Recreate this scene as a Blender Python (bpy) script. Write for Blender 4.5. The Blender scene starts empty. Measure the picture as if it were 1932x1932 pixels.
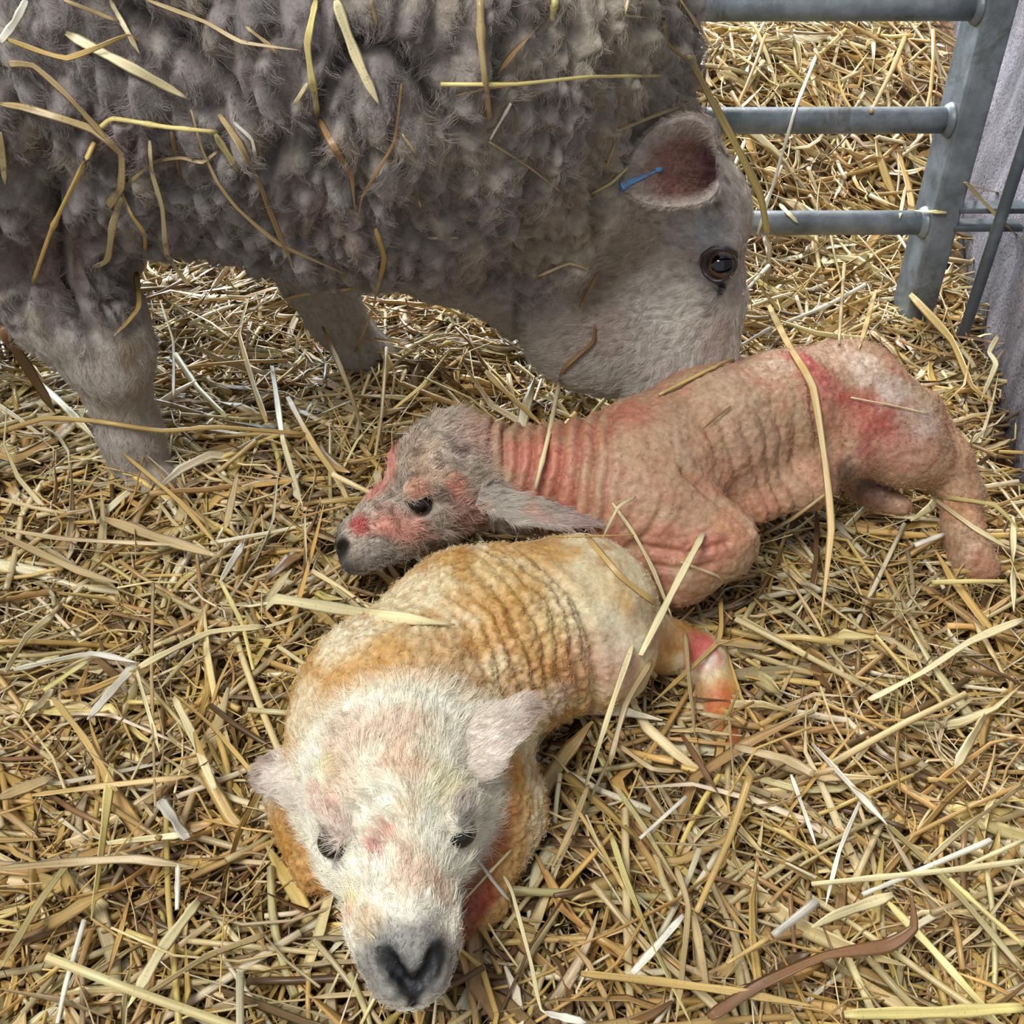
import bpy, math, random
import numpy as np
from mathutils import Vector
from mathutils.bvhtree import BVHTree

SC = bpy.context.scene
COL = SC.collection
F = 2000.0
CAM_H = 0.62
TH = math.radians(38.0)
CR = np.array([1.0, 0.0, 0.0])
CU = np.array([0.0, math.sin(TH), math.cos(TH)])
CW = np.array([0.0, math.cos(TH), -math.sin(TH)])
CP = np.array([0.0, 0.0, CAM_H])
PX = 966.0

# ------------------------------------------------------------------ places
def V(px, py, d):
    """point seen at that pixel of the 1932 frame, d metres in front of the camera"""
    return CP + d * ((px - PX) / F * CR - (py - PX) / F * CU + CW)

def DY(py, y):
    """camera depth of a point at horizontal distance y seen in row py"""
    t = (py - PX) / F
    down = math.sin(TH) + t * math.cos(TH)
    fwd = math.cos(TH) - t * math.sin(TH)
    return y / fwd

def VY(px, py, y):
    return V(px, py, DY(py, y))

def DG(py, z=0.0):
    t = (py - PX) / F
    return (CAM_H - z) / (math.sin(TH) + t * math.cos(TH))

def ray(px, py):
    v = (px - PX) / F * CR - (py - PX) / F * CU + CW
    return v / np.linalg.norm(v)

# ------------------------------------------------------------------ noise
def _hash(ix, iy, iz, s):
    h = (ix.astype(np.int64) * 73856093) ^ (iy.astype(np.int64) * 19349663) ^ (iz.astype(np.int64) * 83492791) ^ (s * 2654435761)
    h = (h ^ (h >> 13)) * 1274126177
    h = h & 0x7fffffff
    h = (h ^ (h >> 15)) * 2246822519
    return ((h & 0xffffff) / float(0xffffff)).astype(np.float32)

def vnoise(P, s=0):
    """value noise, 0..1"""
    I = np.floor(P).astype(np.int64)
    T = (P - I).astype(np.float32)
    T = T * T * (3 - 2 * T)
    r = 0
    for dx in (0, 1):
        wx = T[:, 0] if dx else 1 - T[:, 0]
        for dy in (0, 1):
            wy = T[:, 1] if dy else 1 - T[:, 1]
            for dz in (0, 1):
                wz = T[:, 2] if dz else 1 - T[:, 2]
                r = r + wx * wy * wz * _hash(I[:, 0] + dx, I[:, 1] + dy, I[:, 2] + dz, s)
    return r

def fbm(P, o=3, s=0):
    a, t, r = 1.0, 0.0, 0
    for i in range(o):
        r = r + a * vnoise(P * (2.03 ** i) + 7.3 * i, s + i)
        t += a
        a *= .5
    return r / t

def worley(P, s=0):
    """distance to nearest and second nearest feature point"""
    I = np.floor(P).astype(np.int64)
    f1 = np.full(len(P), 9.0, np.float32)
    f2 = np.full(len(P), 9.0, np.float32)
    for dx in (-1, 0, 1):
        for dy in (-1, 0, 1):
            for dz in (-1, 0, 1):
                J = I + np.array([dx, dy, dz])
                q = np.stack([_hash(J[:, 0], J[:, 1], J[:, 2], s + k) for k in (1, 2, 3)], 1)
                d = np.linalg.norm(P - J - q, axis=1).astype(np.float32)
                f2 = np.minimum(f2, np.maximum(f1, d))
                f1 = np.minimum(f1, d)
    return f1, f2

def sstep(a, b, x):
    t = np.clip((x - a) / (b - a), 0, 1)
    return t * t * (3 - 2 * t)

# ------------------------------------------------------------------ implicit modelling
def nrm(v):
    v = np.asarray(v, float)
    return v / np.linalg.norm(v)

class Shape:
    def __init__(self):
        self.ops = []
    def rc(self, a, b, ra, rb, k=.02, mode='u'):
        self.ops.append(('rc', np.array(a, np.float32), np.array(b, np.float32), ra, rb, k, mode))
    def chain(self, pts, k=.02):
        """pts: (xyz, r)"""
        for (a, ra), (b, rb) in zip(pts[:-1], pts[1:]):
            self.rc(a, b, ra, rb, k)
    def ell(self, c, R, r, k=.02, mode='u'):
        """R rows: the three axes"""
        self.ops.append(('el', np.array(c, np.float32), np.array(R, np.float32), np.array(r, np.float32), None, k, mode))
    def __call__(self, P):
        P = P.astype(np.float32)
        D = np.full(len(P), 1e3, np.float32)
        for op in self.ops:
            if op[0] == 'rc':
                _, a, b, ra, rb, k, mode = op
                ba = b - a
                L = float(ba @ ba)
                t = np.clip(((P - a) @ ba) / L, 0, 1)
                q = P - a - t[:, None] * ba
                d = np.sqrt(np.einsum('ij,ij->i', q, q)) - (ra + (rb - ra) * t)
            else:
                _, c, R, r, _, k, mode = op
                q = (P - c) @ R.T
                k0 = np.sqrt((((q / r) ** 2).sum(1)))
                k1 = np.sqrt((((q / (r * r)) ** 2).sum(1))) + 1e-9
                d = k0 * (k0 - 1) / k1
            if mode == 'u':
                h = np.maximum(k - np.abs(D - d), 0) / k
                D = np.minimum(D, d) - h * h * k * .25
            else:
                d = -d
                h = np.maximum(k - np.abs(D - d), 0) / k
                D = np.maximum(D, d) + h * h * k * .25
        return D
    def grad(self, P, e=.0008):
        g = np.stack([self(P + np.eye(3, dtype=np.float32)[i] * e) - self(P - np.eye(3, dtype=np.float32)[i] * e) for i in range(3)], 1)
        n = np.linalg.norm(g, axis=1, keepdims=True) + 1e-12
        return g / n

def mesh_shape(S, lo, hi, h):
    """surface net of the implicit S in the box lo..hi with cells of h; -> verts, quads, normals"""
    lo = np.array(lo, float); hi = np.array(hi, float)
    B = 6
    n = (np.ceil((hi - lo) / (h * B)).astype(int)) * B + 1
    nc = (n - 1) // B + 1
    ax = [lo[i] + np.arange(nc[i]) * h * B for i in range(3)]
    G = np.stack(np.meshgrid(*ax, indexing='ij'), -1).reshape(-1, 3)
    C = S(G).reshape(nc)
    Fd = np.repeat(np.repeat(np.repeat(C, B, 0), B, 1), B, 2)[:n[0], :n[1], :n[2]].copy()
    near = np.abs(C) < h * B * 2.3
    M = np.repeat(np.repeat(np.repeat(near, B, 0), B, 1), B, 2)[:n[0], :n[1], :n[2]]
    idx = np.argwhere(M)
    P = lo + idx * h
    vals = np.concatenate([S(P[i:i + 400000]) for i in range(0, len(P), 400000)])
    Fd[M] = vals
    ins = Fd < 0
    cs = np.zeros(n - 1, np.int8)
    for dx in (0, 1):
        for dy in (0, 1):
            for dz in (0, 1):
                cs += ins[dx:n[0] - 1 + dx, dy:n[1] - 1 + dy, dz:n[2] - 1 + dz]
    act = (cs > 0) & (cs < 8)
    ci = np.argwhere(act)
    vid = np.full(n - 1, -1, np.int64)
    vid[act] = np.arange(len(ci))
    acc = np.zeros((len(ci), 3)); cnt = np.zeros(len(ci))
    corners = [(x, y, z) for x in (0, 1) for y in (0, 1) for z in (0, 1)]
    for a in corners:
        for axis in range(3):
            if a[axis]: continue
            b = list(a); b[axis] = 1
            fa = Fd[ci[:, 0] + a[0], ci[:, 1] + a[1], ci[:, 2] + a[2]]
            fb = Fd[ci[:, 0] + b[0], ci[:, 1] + b[1], ci[:, 2] + b[2]]
            m = (fa < 0) != (fb < 0)
            t = np.where(m, fa / np.where(m, fa - fb, 1), 0)
            p = np.array(a, float)[None] + 0 * acc
            p[:, axis] += t
            acc[m] += p[m]; cnt[m] += 1
    verts = lo + (ci + acc / cnt[:, None]) * h
    quads = []
    for axis in range(3):
        o = [i for i in range(3) if i != axis]
        sl0 = [slice(None)] * 3; sl1 = [slice(None)] * 3
        sl0[axis] = slice(0, n[axis] - 1); sl1[axis] = slice(1, n[axis])
        cross = ins[tuple(sl0)] != ins[tuple(sl1)]
        e = np.argwhere(cross)
        e = e[(e[:, o[0]] > 0) & (e[:, o[1]] > 0) & (e[:, o[0]] < n[o[0]] - 1) & (e[:, o[1]] < n[o[1]] - 1)]
        def cell(d0, d1):
            q = e.copy(); q[:, o[0]] -= d0; q[:, o[1]] -= d1
            return vid[q[:, 0], q[:, 1], q[:, 2]]
        q = np.stack([cell(1, 1), cell(0, 1), cell(0, 0), cell(1, 0)], 1)
        s = ins[e[:, 0], e[:, 1], e[:, 2]]
        if axis == 1: s = ~s
        q[~s] = q[~s][:, ::-1]
        quads.append(q)
    quads = np.concatenate(quads)
    # pull onto the surface
    N = S.grad(verts)
    verts = verts - N * S(verts)[:, None] * .9
    N = S.grad(verts)
    return verts, quads, N

def add_mesh(name, verts, faces, mats=(), col=None, parent=None, smooth=True, uv=None, mat_idx=None, extra=None):
    """faces: (n,4) or (n,3) array, or a list of such arrays"""
    me = bpy.data.meshes.new(name)
    if not isinstance(faces, list): faces = [faces]
    faces = [np.asarray(f) for f in faces if len(f)]
    loops = np.concatenate([f.reshape(-1) for f in faces]).astype(np.int32)
    tot = np.concatenate([np.full(len(f), f.shape[1]) for f in faces]).astype(np.int32)
    start = np.concatenate([[0], np.cumsum(tot)[:-1]]).astype(np.int32)
    me.vertices.add(len(verts)); me.vertices.foreach_set('co', np.asarray(verts, np.float32).reshape(-1))
    me.loops.add(len(loops)); me.loops.foreach_set('vertex_index', loops)
    me.polygons.add(len(tot)); me.polygons.foreach_set('loop_start', start); me.polygons.foreach_set('loop_total', tot)
    me.polygons.foreach_set('use_smooth', np.full(len(tot), smooth))
    if mat_idx is not None: me.polygons.foreach_set('material_index', np.asarray(mat_idx, np.int32))
    me.update(calc_edges=True)
    if col is not None:
        a = me.color_attributes.new('Col', 'FLOAT_COLOR', 'POINT')
        c = np.ones((len(verts), 4), np.float32); c[:, :3] = np.clip(col, 0, 1)
        a.data.foreach_set('color', c.reshape(-1))
    if uv is not None:
        a = me.attributes.new('fib', 'FLOAT_VECTOR', 'POINT')
        c = np.zeros((len(verts), 3), np.float32); c[:, :uv.shape[1]] = uv
        a.data.foreach_set('vector', c.reshape(-1))
    for m in (mats if isinstance(mats, (list, tuple)) else [mats]): me.materials.append(m)
    me.validate()
    ob = bpy.data.objects.new(name, me)
    COL.objects.link(ob)
    if parent is not None: ob.parent = parent
    return ob

def add_hair(name, root, tip_paths, rad, col, mat, parent=None):
    """tip_paths (n,k,3) polylines; rad (n,) root radius; col (n,3)"""
    n, k, _ = tip_paths.shape
    hc = bpy.data.hair_curves.new(name)
    hc.add_curves([k] * n)
    hc.attributes['position'].data.foreach_set('vector', tip_paths.astype(np.float32).reshape(-1)) if 'position' in hc.attributes else hc.points.foreach_set('position', tip_paths.astype(np.float32).reshape(-1))
    r = hc.attributes.get('radius') or hc.attributes.new('radius', 'FLOAT', 'POINT')
    prof = np.linspace(1, .25, k)
    r.data.foreach_set('value', (rad[:, None] * prof[None]).astype(np.float32).reshape(-1))
    a = hc.attributes.new('Col', 'FLOAT_COLOR', 'POINT')
    c = np.ones((n, k, 4), np.float32); c[:, :, :3] = np.clip(col, 0, 1)[:, None]
    a.data.foreach_set('color', c.reshape(-1))
    hc.materials.append(mat)
    ob = bpy.data.objects.new(name, hc)
    COL.objects.link(ob)
    if parent is not None: ob.parent = parent
    return ob

def tag(o, label=None, cat=None, group=None, kind=None):
    if label: o['label'] = label
    if cat: o['category'] = cat
    if group: o['group'] = group
    if kind: o['kind'] = kind
    return o

def lin(r, g, b):
    """sRGB 0-255 -> linear"""
    def f(c):
        c /= 255.0
        return c / 12.92 if c <= .04045 else ((c + .055) / 1.055) ** 2.4
    return np.array([f(r), f(g), f(b)])

# ------------------------------------------------------------------ materials
def mat_new(name):
    m = bpy.data.materials.new(name); m.use_nodes = True
    nt = m.node_tree; nt.nodes.clear()
    out = nt.nodes.new('ShaderNodeOutputMaterial')
    b = nt.nodes.new('ShaderNodeBsdfPrincipled')
    nt.links.new(b.outputs[0], out.inputs[0])
    return m, nt, b

def N_(nt, t, **kw):
    n = nt.nodes.new(t)
    for k, v in kw.items():
        if k in n.inputs: n.inputs[k].default_value = v
        else: setattr(n, k, v)
    return n

def attr_mat(name, rough=.6, spec=.3, noise=(120, .25), bump=(300, .3, .001), sheen=0, sss=0, stretch=None, coat=0):
    """base colour from the painted point colours, broken up by noise, with fine bump"""
    m, nt, b = mat_new(name)
    L = nt.links.new
    at = N_(nt, 'ShaderNodeAttribute', attribute_name='Col')
    tc = N_(nt, 'ShaderNodeTexCoord')
    src = tc.outputs['Object']
    if stretch:
        mp = N_(nt, 'ShaderNodeMapping'); mp.inputs['Scale'].default_value = stretch
        L(src, mp.inputs['Vector']); src = mp.outputs[0]
    ns = N_(nt, 'ShaderNodeTexNoise', Scale=noise[0], Detail=4.0, Roughness=.6); L(src, ns.inputs['Vector'])
    mr = N_(nt, 'ShaderNodeMapRange'); L(ns.outputs[0], mr.inputs[0])
    mr.inputs[1].default_value = .3; mr.inputs[2].default_value = .7
    mr.inputs[3].default_value = 1 - noise[1]; mr.inputs[4].default_value = 1 + noise[1] * .6
    mx = N_(nt, 'ShaderNodeVectorMath', operation='SCALE'); L(at.outputs['Color'], mx.inputs[0]); L(mr.outputs[0], mx.inputs['Scale'])
    L(mx.outputs[0], b.inputs['Base Color'])
    if bump:
        n2 = N_(nt, 'ShaderNodeTexNoise', Scale=bump[0], Detail=5.0, Roughness=.65); L(src, n2.inputs['Vector'])
        bp = N_(nt, 'ShaderNodeBump', Strength=bump[1], Distance=bump[2]); L(n2.outputs[0], bp.inputs['Height']); L(bp.outputs[0], b.inputs['Normal'])
    b.inputs['Roughness'].default_value = rough
    b.inputs['Specular IOR Level'].default_value = spec
    if sheen: b.inputs['Sheen Weight'].default_value = sheen
    if coat: b.inputs['Coat Weight'].default_value = coat; b.inputs['Coat Roughness'].default_value = .3
    if sss:
        b.inputs['Subsurface Weight'].default_value = sss; b.inputs['Subsurface Scale'].default_value = .004
    return m
# ------------------------------------------------------------------ animal helpers
RNG = np.random.default_rng(7)

def project(P):
    q = P - CP
    d = q @ CW
    return PX + F * (q @ CR) / d, PX - F * (q @ CU) / d, d

class Painter:
    def __init__(self, verts, base):
        self.v = verts; self.c = np.tile(np.asarray(base, float), (len(verts), 1))
        self.px, self.py, self.d = project(verts)
    def hit(self, px, py, rad=8):
        m = (np.abs(self.px - px) < rad) & (np.abs(self.py - py) < rad)
        if not m.any():
            return self.hit(px, py, rad * 2) if rad < 200 else V(px, py, 1.0)
        i = np.argmin(np.where(m, self.d, 9))
        return self.v[i]
    def near(self, px, py, r, warp=.6, seed=0, freq=None):
        """0..1 falloff around the surface point seen there; r in photo pixels"""
        c = self.hit(px, py)
        rm = r * ((c - CP) @ CW) / F
        q = np.linalg.norm(self.v - c, axis=1)
        m = q < rm * 2.2
        w = np.zeros(len(self.v))
        if warp:
            nz = fbm(self.v[m] * (freq or 1.6 / rm), 4, seed) - .5
            q[m] = q[m] + nz * rm * warp * 1.6
        w[m] = 1 - sstep(rm * .35, rm * 1.1, q[m])
        return w
    def blob(self, px, py, r, col, s=1.0, warp=.6, seed=0):
        w = self.near(px, py, r, warp, seed + int(px)) * s
        self.c = self.c * (1 - w[:, None]) + np.asarray(col) * w[:, None]
    def mottle(self, scale, col, lo, hi, s=1.0, seed=0, o=4):
        w = sstep(lo, hi, fbm(self.v * scale, o, seed)) * s
        self.c = self.c * (1 - w[:, None]) + np.asarray(col) * w[:, None]

def tri_normals(v, q):
    n = np.cross(v[q[:, 2]] - v[q[:, 0]], v[q[:, 3]] - v[q[:, 1]])
    N = np.zeros_like(v)
    for i in range(4): np.add.at(N, q[:, i], n)
    return N / (np.linalg.norm(N, axis=1, keepdims=True) + 1e-12)

def smooth_vals(v, q, x, it=2):
    for _ in range(it):
        s = np.zeros_like(x); c = np.zeros(len(x))
        for i in range(4):
            np.add.at(s, q[:, i], x[q[:, (i + 1) % 4]]); np.add.at(c, q[:, i], 1)
        x = s / np.maximum(c, 1)[(...,) + (None,) * (x.ndim - 1)] * .5 + x * .5
    return x

def fur(name, v, N, col, w, n, length, rad, flow, mat, parent, lift=.35, curl=0, clump=.004, k=5, jit=.35, cj=.15, seed=0, conv=.6, ls=None):
    """short hair rooted on the painted mesh, w = density 0..1 per vertex, flow (n,3) lay of the coat"""
    rg = np.random.default_rng(seed)
    p = w / w.sum()
    i = rg.choice(len(v), n, p=p)
    root = v[i] + rg.normal(0, .0007, (n, 3))
    nn = N[i]; fl = flow[i] if flow.ndim == 2 else np.tile(flow, (n, 1))
    fl = fl - (fl * nn).sum(1, keepdims=True) * nn
    fl /= np.linalg.norm(fl, axis=1, keepdims=True) + 1e-9
    # clumps share a direction
    ck = np.floor(root / clump).astype(np.int64)
    cd = np.stack([_hash(ck[:, 0], ck[:, 1], ck[:, 2], 11 + a) for a in range(3)], 1) - .5
    d = fl + nn * lift + cd * jit * 2 + rg.normal(0, jit * .3, (n, 3))
    d -= np.minimum((d * nn).sum(1, keepdims=True) - .08, 0) * nn
    d /= np.linalg.norm(d, axis=1, keepdims=True)
    L = length * (1 if ls is None else ls[i]) * rg.uniform(.6, 1.25, n) * (.7 + .6 * vnoise(root / .012, 5))
    t = np.linspace(0, 1, k)
    path = root[:, None] + d[:, None] * (L[:, None] * t[None])[..., None]
    bend = np.cross(nn, fl) * (cd[:, :1] * 2)
    path += bend[:, None] * (L[:, None] * t[None] ** 2)[..., None] * .45
    path -= nn[:, None] * (L[:, None] * (t[None] ** 2))[..., None] * lift * .45
    q = (ck + .5 + cd * .4) * clump - root; q -= (q * nn).sum(1, keepdims=True) * nn
    path += q[:, None] * (t[None, :, None] ** 1.3) * conv
    if curl:
        s1 = np.cross(d, nn); s1 /= np.linalg.norm(s1, axis=1, keepdims=True) + 1e-9
        s2 = np.cross(d, s1)
        ph = cd[:, 0] * 12 + rg.normal(0, .5, n)
        ang = ph[:, None] + t[None] * 9
        path += (s1[:, None] * np.cos(ang)[..., None] + s2[:, None] * np.sin(ang)[..., None]) * (curl * t[None])[..., None]
    c = col[i] * (1 + rg.normal(0, cj * .6, (n, 1)) + cd[:, 1:2] * cj * 2.4)
    return add_hair(name, None, path, np.full(n, rad), c, mat, parent)

def uv_ball(c, R, r, seg=28, rings=18):
    u = np.linspace(0, 2 * math.pi, seg, endpoint=False); t = np.linspace(0, math.pi, rings)
    P = [[math.cos(t_)] + [math.sin(t_) * math.cos(a), math.sin(t_) * math.sin(a)] for t_ in t for a in u]
    P = np.array(P)
    f = []
    for i in range(rings - 1):
        for j in range(seg):
            a = i * seg + j; b = i * seg + (j + 1) % seg
            f.append([a, a + seg, b + seg, b])
    return np.asarray(c) + (P * np.asarray(r)) @ np.asarray(R), np.array(f), P

def eye(name, c, out, r, up, iris, pupil, mat, parent, iris_r=.62, pup=(.38, .2), white=(58, 44, 40)):
    """a glossy eyeball; local x looks outward, painted iris and pupil"""
    x = nrm(out); z = nrm(np.asarray(up) - x * (x @ np.asarray(up))); y = np.cross(z, x)
    R = np.array([x, y, z])
    v, f, P = uv_ball(c, R, (r, r, r), 40, 40)
    rad = np.sqrt(P[:, 1] ** 2 + P[:, 2] ** 2); fr = P[:, 0] > 0
    col = np.tile(lin(*white), (len(v), 1))
    m = fr & (rad < iris_r); col[m] = iris
    m = fr & (rad < iris_r) & (rad > iris_r * .88); col[m] = np.asarray(iris) * .35
    m = fr & ((P[:, 1] / pup[0]) ** 2 + (P[:, 2] / pup[1]) ** 2 < 1); col[m] = pupil
    return add_mesh(name, v, f, mat, col, parent)

def ear_mesh(root, tip, wide, face, cup, thick, prof=None, nu=40, nv=24, curl=0.0, bend=0.0):
    """leaf-shaped ear: root->tip axis, wide = half width, face = direction its hollow looks, cup = radians of curling"""
    root = np.asarray(root, float); tip = np.asarray(tip, float)
    ax = tip - root; L = np.linalg.norm(ax); ax /= L
    fz = nrm(face - ax * (ax @ face)); sd = np.cross(ax, fz)
    u = np.linspace(0, 1, nu)
    w = wide * (prof(u) if prof else np.sin(np.pi * np.clip(u * .86 + .16, 0, 1)) ** .75)
    s = np.linspace(-1, 1, nv)
    out = []; inn = []
    for i in range(nu):
        a = cup * (1 - .55 * u[i] ** 2)
        R = w[i] / max(math.sin(min(a, 1.5)), .1) if a < 1.5 else w[i]
        ph = s * a
        c = root + ax * L * u[i] + fz * (bend * L * math.sin(math.pi * u[i] * .5) ** 2)
        lat = R * np.sin(ph); dep = R * (1 - np.cos(ph)) + curl * w[i] * s ** 4
        P = c + lat[:, None] * sd + dep[:, None] * fz
        n = -np.sin(ph)[:, None] * sd + np.cos(ph)[:, None] * fz
        th = thick * (1 - .75 * np.abs(s) ** 3) * (1 - .5 * u[i])
        out.append(P - n * th[:, None] * .5); inn.append(P + n * th[:, None] * .5)
    O = np.array(out).reshape(-1, 3); I = np.array(inn).reshape(-1, 3)
    n0 = len(O)
    f = []
    g = lambda i, j: i * nv + j
    for i in range(nu - 1):
        for j in range(nv - 1):
            f.append([g(i, j), g(i + 1, j), g(i + 1, j + 1), g(i, j + 1)])
            f.append([n0 + g(i, j), n0 + g(i, j + 1), n0 + g(i + 1, j + 1), n0 + g(i + 1, j)])
        for j, fl in ((0, 1), (nv - 1, 0)):
            q = [g(i, j), n0 + g(i, j), n0 + g(i + 1, j), g(i + 1, j)]
            f.append(q if fl else q[::-1])
    for j in range(nv - 1):
        f.append([g(0, j), g(0, j + 1), n0 + g(0, j + 1), n0 + g(0, j)])
        f.append([g(nu - 1, j), n0 + g(nu - 1, j), n0 + g(nu - 1, j + 1), g(nu - 1, j + 1)])
    v = np.concatenate([O, I]); f = np.array(f)
    U = np.tile(np.repeat(u, nv), 2); Sx = np.tile(np.tile(s, nu), 2); inner = np.concatenate([np.zeros(n0), np.ones(n0)])
    return v, f, U, Sx, inner, ax, fz, sd

def capd(P, a, b):
    a = np.array(a, float); b = np.array(b, float); ba = b - a
    t = np.clip((P - a) @ ba / (ba @ ba), 0, 1)
    return np.linalg.norm(P - a - t[:, None] * ba, axis=1)

def frame(x, up):
    x = nrm(x); z = nrm(up - x * (x @ up)); y = np.cross(z, x)
    return np.array([x, y, z])

# ------------------------------------------------------------------ materials of the animals
M_WOOL = attr_mat('lamb_wet_fleece', .45, .4, (260, .22), (520, .5, .0012), sss=.12, coat=.12)
M_FACE = attr_mat('lamb_face_skin', .55, .3, (200, .2), (420, .4, .0008), sss=.1)
M_HAIR = attr_mat('lamb_hair', .42, .45, (90, .1), None)
M_FLEECE = attr_mat('ewe_fleece', .9, .08, (170, .25), (330, .6, .002), sheen=.15)
M_EWEHAIR = attr_mat('ewe_hair', .8, .12, (90, .1), None)
M_EYE, _nt, _b = mat_new('wet_eye')
_a = N_(_nt, 'ShaderNodeAttribute', attribute_name='Col'); _nt.links.new(_a.outputs['Color'], _b.inputs['Base Color'])
_b.inputs['Roughness'].default_value = .06; _b.inputs['Specular IOR Level'].default_value = .7

def lamb_head(S, O, R, sc, k=.012, narrow=1.0, eyes=(.8, 3.75, .1), jawdrop=0, nose=1.0):
    """adds the head to S; local frame x to the nose, y left, z crown, units cm*sc"""
    c = sc * .01
    W = lambda x, y, z: O + (np.array([x, y * narrow, z]) * c) @ R
    E = lambda x, y, z, a, b, d, kk=k, m='u': S.ell(W(x, y, z), R, np.array([a, b * narrow, d]) * c, kk, m)
    E(-3.0, 0, .1, 4.9, 4.2, 3.9)
    S.rc(W(0, 0, -1.2), W(6.2, 0, -1.75), 3.15 * c, 1.85 * c, k)
    S.rc(W(-2, 0, -3), W(7.3, 0, -3.15), 2.3 * c, 1.45 * c, k)
    for s in (-1, 1):
        E(-1, 2.5 * s, -1.6, 3.2, 1.7, 2.4)
        E(-.2, 3.3 * s, 1.15, 2.0, .95, .9, k * .6)
        E(6.4, 1.05 * s, -2.7, 2.1, 1.1, 1.3, k * .7)
        E(4.2, 1.7 * s, -2.5, 2.4, 1.15, 1.5, k * .8)
    E(6.75, 0, -1.6, 1.5, 1.75 * nose, 1.25, k * .5)
    for s in (-1, 1):   # sockets, nostrils
        S.ell(W(eyes[0], (eyes[1] + .55) * s, eyes[2]), R @ np.eye(3) if False else R, np.array([1.15, 1.15 * narrow, .62]) * c, k * .25, 's')
        E(2.0, 3.9 * s, -.65, 1.3, .6, .3, k * .4, 's')
        S.rc(W(8.35, .30 * s, -1.95), W(7.75, 1.30 * s, -.85), .22 * c, .42 * c, .003, 's')
    S.rc(W(8.45, 0, -2.0), W(8.95, 0, -3.3), .18 * c, .12 * c, .002, 's')
    for s in (-1, 1):
        S.chain([(W(8.35, 0, -3.35), .12 * c), (W(7.4, 1.7 * s, -3.35), .13 * c), (W(5.4, 2.7 * s, -3.0), .12 * c)], .003) if False else None
        S.rc(W(8.8, 0, -3.45), W(7.6, 1.6 * s, -3.45), .12 * c, .12 * c, .002, 's')
        S.rc(W(7.6, 1.6 * s, -3.45), W(5.0, 2.5 * s, -2.9), .12 * c, .1 * c, .002, 's')
    return W

UPW = np.array([0, 0, 1.0])
def px2m(r, d): return r * d / F

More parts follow.
